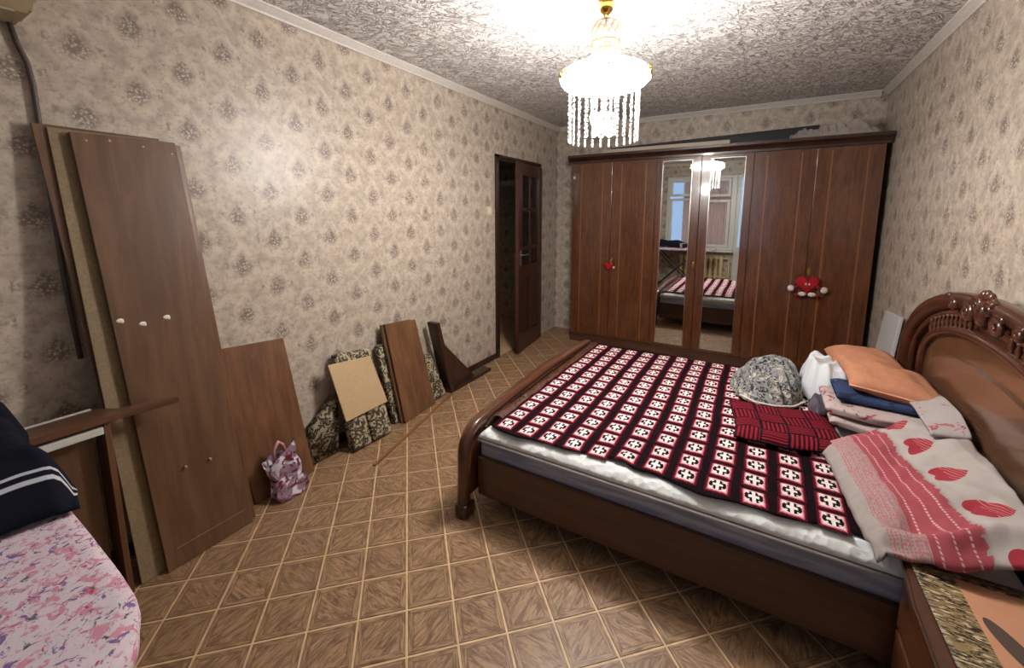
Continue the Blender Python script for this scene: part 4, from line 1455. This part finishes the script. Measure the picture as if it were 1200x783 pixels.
obj('back_edge_glint', box(nb(), 0.125, 0.135, 0.17, 0.78, 0.70, 0.731, 0.001), M_trim, cb)  # cream strip standing in for the glint along the top board's back edge

# cable and air conditioner
ac = thing('air_conditioner', 'beige wall unit high on left wall above the hanging cable', 'air conditioner', (0.1, 0.5, 2.1))
M_ac = plain('yellowed_plastic', (172, 158, 128), 0.5)
bm = nb()
prism(bm, [(0.002, 2.36), (0.17, 2.36), (0.2, 2.33), (0.21, 2.2), (0.2, 2.12), (0.16, 2.09), (0.002, 2.09)], 'y', 0.02, 0.782, 0.012)
obj('casing', bm, M_ac, ac)
for k in range(4): obj('vent_slat', box(nb(), 0.05, 0.17, 0.06, 0.74, 2.080 - 0.002 * k + 0.002, 2.0885 - 0.0 * k) if k == 0 else box(nb(), 0.05 + 0.03 * k, 0.07 + 0.03 * k, 0.06, 0.74, 2.078, 2.084), M_ac, ac) if k < 1 else None
pts = [(0.012, 0.755, 2.09), (0.012, 0.765, 2.03), (0.012, 0.782, 1.97), (0.012, 0.788, 1.90), (0.012, 0.788, 1.80), (0.012, 0.79, 1.2), (0.012, 0.80, 0.9)]
o = rebase(obj('cable', tube(nb(), pts, 0.008, 8), plain('brown_cable', (84, 74, 68), 0.5), None, True), pts[-1])
tag(o, 'dark cable running down left wall behind the tall boards', 'cable')

# light switch by the door
sw = thing('light_switch', 'small cream light switch on left wall beside the door', 'switch', (0, 3.656, 1.485))
obj('plate', box(nb(), 0.001, 0.01, 3.615, 3.695, 1.445, 1.525, 0.003), M_cream, sw)
obj('rocker', box(nb(), 0.01, 0.017, 3.63, 3.68, 1.46, 1.51, 0.003), M_white, sw)

# ------------------------------------------------------------------ carrier bag
bg = thing('carrier_bag', 'crumpled lilac and dark red printed carrier bag on floor before the low board', 'bag', (0.22, 1.46, 0))
bm = nb()
def bagf(u, v):
    a = u * 2 * PI
    hw = 0.078 * (1 + 0.12 * math.sin(v * 7)) ; hd = 0.04 * (1 - 0.45 * v)
    ca2, sa2 = math.cos(a), math.sin(a)
    lx = hw * math.copysign(abs(ca2) ** 0.6, ca2); ly = hd * math.copysign(abs(sa2) ** 0.7, sa2)
    lx += 0.012 * nz(ca2, sa2, v * 2, 2.2); ly += 0.016 * nz(ca2, sa2, v * 2 + 5, 2.6)
    # long side lies along Y, the top leans to the board
    x = 0.222 - 0.03 * v + ly; y = 1.455 - 0.035 * v + lx
    z = 0.003 + 0.235 * v + (0.02 * nz(ca2, sa2, 3, 1.5) + 0.018 * math.sin(a * 2)) * v + 0.03 * v * ca2
    return Vector((x, y, max(z, 0.003)))
grid(bm, bagf, 44, 22)
bmesh.ops.remove_doubles(bm, verts=bm.verts, dist=0.0004)
ed = [e for e in bm.edges if e.is_boundary and all(v.co.z < 0.02 for v in e.verts)]
if ed: bmesh.ops.holes_fill(bm, edges=ed, sides=0)
obj('bag_body', bm, bag_print(), bg, True, True)
obj('handle', tube(nb(), [(0.20, 1.385, 0.20), (0.195, 1.395, 0.27), (0.192, 1.42, 0.30), (0.192, 1.44, 0.275), (0.195, 1.455, 0.215)], [0.006, 0.009, 0.010, 0.009, 0.006], 8), plain('pink_plastic', (186, 130, 136), 0.4), bg, True)

# ------------------------------------------------------------------ upholstered pieces
M_dam = damask()
def cushion(name, label, p0, p1, q1, q0, t, bev=0.02, group=None):
    bm = nb()
    P = [Vector(v) for v in (p0, p1, q1, q0)]
    n = (P[1] - P[0]).cross(P[3] - P[0]).normalized()
    tb = bm
    a = [tb.verts.new(v) for v in P]; b = [tb.verts.new(v - n * t) for v in P]
    tb.faces.new(a); tb.faces.new(b[::-1])
    for i in range(4):
        j = (i + 1) % 4
        tb.faces.new((a[j], a[i], b[i], b[j]))
    bmesh.ops.recalc_face_normals(tb, faces=tb.faces)
    bmesh.ops.bevel(tb, geom=list(tb.edges), offset=bev, segments=3, affect='EDGES', profile=0.55)
    zmin = min(v.co.z for v in bm.verts)
    bmesh.ops.translate(bm, verts=bm.verts, vec=(0, 0, 0.002 - zmin))
    o = obj(name, bm, M_dam, None, True)
    rebase(o, ((p0[0] + p1[0]) / 2, (p0[1] + p1[1]) / 2, 0))
    return tag(o, label, 'cushion', group)


# left wedge-shaped arm piece
bm = nb()
prism(bm, [(1.655, 0.0), (1.84, 0.0), (1.855, 0.30), (1.835, 0.335), (1.80, 0.31), (1.69, 0.22), (1.665, 0.14)], 'x', 0.018, 0.10, 0.012)
o = rebase(obj('armrest', bm, M_dam, None, True), (0.06, 1.75, 0)); bmesh_fix = None
o.location.z = 0.003
tag(o, 'wedge-shaped damask armrest piece standing left of the beige fibreboard', 'armrest')
cushion('seat_cushion', 'beige and black damask cushion under left half of the beige fibreboard', (0.205, 1.862, 0.0), (0.205, 2.005, 0.0), (0.075, 1.97, 0.585), (0.075, 1.865, 0.60), 0.06, 0.018, 'damask upholstered cushions along left wall')
cushion('seat_cushion', 'beige and black damask cushion under right half of the beige fibreboard', (0.215, 2.012, 0.0), (0.212, 2.17, 0.0), (0.075, 2.13, 0.57), (0.075, 1.975, 0.585), 0.06, 0.018, 'damask upholstered cushions along left wall')
board('fibreboard', 'beige fibreboard square leaning on the two damask cushions', (0.178, 1.838, 0.215), (0.176, 2.165, 0.215), (0.098, 2.105, 0.535), (0.098, 1.795, 0.57), 0.008, M_beige)
cushion('seat_cushion', 'dark damask cushion standing behind the pair of leaning brown shelf boards', (0.10, 2.285, 0.0), (0.10, 2.60, 0.0), (0.03, 2.54, 0.665), (0.03, 2.22, 0.67), 0.04, 0.012) if False else None
sb = [((0.197, 2.297, 0.002), (0.165, 2.648, 0.002), (0.062, 2.565, 0.675), (0.07, 2.265, 0.705), 'foremost light brown shelf board of the stack leaning on left wall', M_panel2),
      ((0.176, 2.285, 0.002), (0.145, 2.62, 0.002), (0.045, 2.53, 0.68), (0.052, 2.245, 0.702), 'middle brown shelf board just behind the foremost one of the stack', M_panel)]
for p0, p1, q1, q0, lab, mt_ in sb:
    board('shelf_board', lab, p0, p1, q1, q0, 0.016, mt_, 'shelf boards leaning on left wall')
cushion('seat_cushion', 'dark damask cushion wedged behind the leaning stack of brown shelf boards', (0.146, 2.25, 0.0), (0.118, 2.60, 0.0), (0.045, 2.545, 0.55), (0.05, 2.205, 0.56), 0.036, 0.012, 'damask upholstered cushions along left wall')
cushion('seat_cushion', 'narrow damask cushion standing between shelf boards and dark triangular bracket', (0.142, 2.665, 0.0), (0.13, 2.825, 0.0), (0.07, 2.715, 0.36), (0.07, 2.60, 0.37), 0.055, 0.015, 'damask upholstered cushions along left wall')

# dark triangular bracket (shelf support)
tb_ = thing('shelf_bracket', 'dark stained triangular bracket standing on floor against left wall near door', 'bracket', (0.1, 3.1, 0))
bm = nb(); prism(bm, [(2.855, 0.0), (2.905, 0.0), (2.735, 0.625), (2.69, 0.625)], 'x', 0.06, 0.155, 0.003)
obj('upright', bm, M_dark, tb_)
bm = nb(); prism(bm, [(2.908, 0.0), (3.44, 0.0), (3.44, 0.03), (2.9, 0.03)], 'x', 0.06, 0.155, 0.003)
obj('base', bm, M_dark, tb_)
bm = nb(); prism(bm, [(2.902, 0.031), (3.22, 0.031), (2.785, 0.46)], 'x', 0.095, 0.115, 0.0)
obj('gusset', bm, M_dark, tb_)

# thin strip lying on the floor
a_, b_ = Vector((0.40, 1.842, 0)), Vector((0.169, 2.84, 0))
d_ = (b_ - a_).normalized(); n_ = Vector((-d_.y, d_.x, 0)) * 0.009
bm = nb()
vs = [bm.verts.new(p + Vector((0, 0, z))) for z in (0.001, 0.009) for p in (a_ - n_, b_ - n_, b_ + n_, a_ + n_)]
for f in ((3, 2, 1, 0), (4, 5, 6, 7), (0, 1, 5, 4), (1, 2, 6, 5), (2, 3, 7, 6), (3, 0, 4, 7)): bm.faces.new([vs[i] for i in f])
o = rebase(obj('wood_strip', bm, wood('strip_wood', (110, 74, 46), (140, 98, 62), 'y', 0.5)), a_)
tag(o, 'thin brown wooden strip lying on floor in front of leaning boards', 'strip')

# ------------------------------------------------------------------ ironing board with dark jersey
ib = thing('ironing_board', 'ironing board with pink and purple floral cover in near left corner', 'ironing board', (0.9, 0.3, 0))
M_flor = floral('floral_cotton', (222, 208, 214), [((204, 142, 160), 0.53), ((128, 100, 146), 0.57), ((180, 70, 98), 0.62), ((84, 92, 96), 0.62)], 52, seed=1)
n_o = [(0.25, 0.10), (1.20, 0.08), (1.40, 0.10), (1.475, 0.16), (1.51, 0.26), (1.505, 0.40), (1.47, 0.485), (1.40, 0.523), (1.30, 0.54), (0.9, 0.548), (0.25, 0.55), (0.19, 0.33)]
bm = nb()
so = smooth_outline(n_o, 96)
top = [(x, y) for x, y in so]
rings = []
cx_, cy_ = 0.85, 0.33
for f, z in ((0.97, 0.755), (1.0, 0.760), (1.006, 0.775), (1.0, 0.793), (0.985, 0.80), (0.9, 0.8015), (0.6, 0.802), (0.25, 0.802)):
    rings.append([bm.verts.new((cx_ + (x - cx_) * (1 - (1 - f) * 0.6), cy_ + (y - cy_) * f, z + 0.002 * nz(x * f, y * f, 1, 9))) for x, y in top])
for A, B in zip(rings, rings[1:]):
    for k in range(96): bm.faces.new((A[k], A[(k + 1) % 96], B[(k + 1) % 96], B[k]))
bm.faces.new(rings[0][::-1]); bm.faces.new(rings[-1])
obj('padded_top', bm, M_flor, ib, True, True)
for y in (0.2, 0.44):
    for xa, xb in ((0.45, 1.2), (1.2, 0.45)):
        obj('leg', tube(nb(), [(xa, y + (0.02 if xa < xb else -0.02), 0.754), (xb, y + (0.02 if xa < xb else -0.02), 0.015)], 0.012, 8), M_black, ib, True)
for x, z in ((0.45, 0.02), (1.2, 0.02)):
    obj('foot_bar', tube(nb(), [(x, 0.12, z), (x, 0.52, z)], 0.014, 8), M_black, ib, True)
M_navy = G('navy_jersey', rough=0.92, spec=0.15)
u_, v_, _ = M_navy.coord('UV')
line = M_navy.mx(M_navy.step((v_ - 0.10).abs(), 0.010, 0.006), M_navy.step((v_ - 0.14).abs(), 0.010, 0.006))
M_navy.color(M_navy.mix(line, (18, 20, 32), (190, 192, 200)))
M_navy.bump(M_navy.noise(M_navy.vec(u_, v_), 120, 3), 0.3, 0.003)
bm = nb()
def jer(u, v):
    # v = 0 at the hem towards the board nose, u from near side to far side
    x = 1.0 - 0.62 * v + 0.03 * math.sin(u * 6); y = 0.08 + 0.475 * u + 0.012 * math.sin(v * 9)
    z = 0.812 + 0.055 * min(1, v / 0.12) ** 0.6 * min(1, (1 - u) / 0.06 + 0.2) + 0.05 * min(1, v / 0.4) + 0.02 * nz(x, y, 1, 6) * min(1, v * 5) + 0.010 * nz(x, y, 4, 16) * min(1, v * 5)
    if u > 0.93: z -= (u - 0.93) / 0.07 * 0.045
    return Vector((x, y, max(z, 0.809)))
o = rebase(obj('jersey', grid(bm, jer, 60, 60), M_navy.mat, None, True, solid=0.006), (0.7, 0.3, 0.81))
tag(o, 'dark navy jersey with pale stripes lying on the floral ironing board', 'jersey')
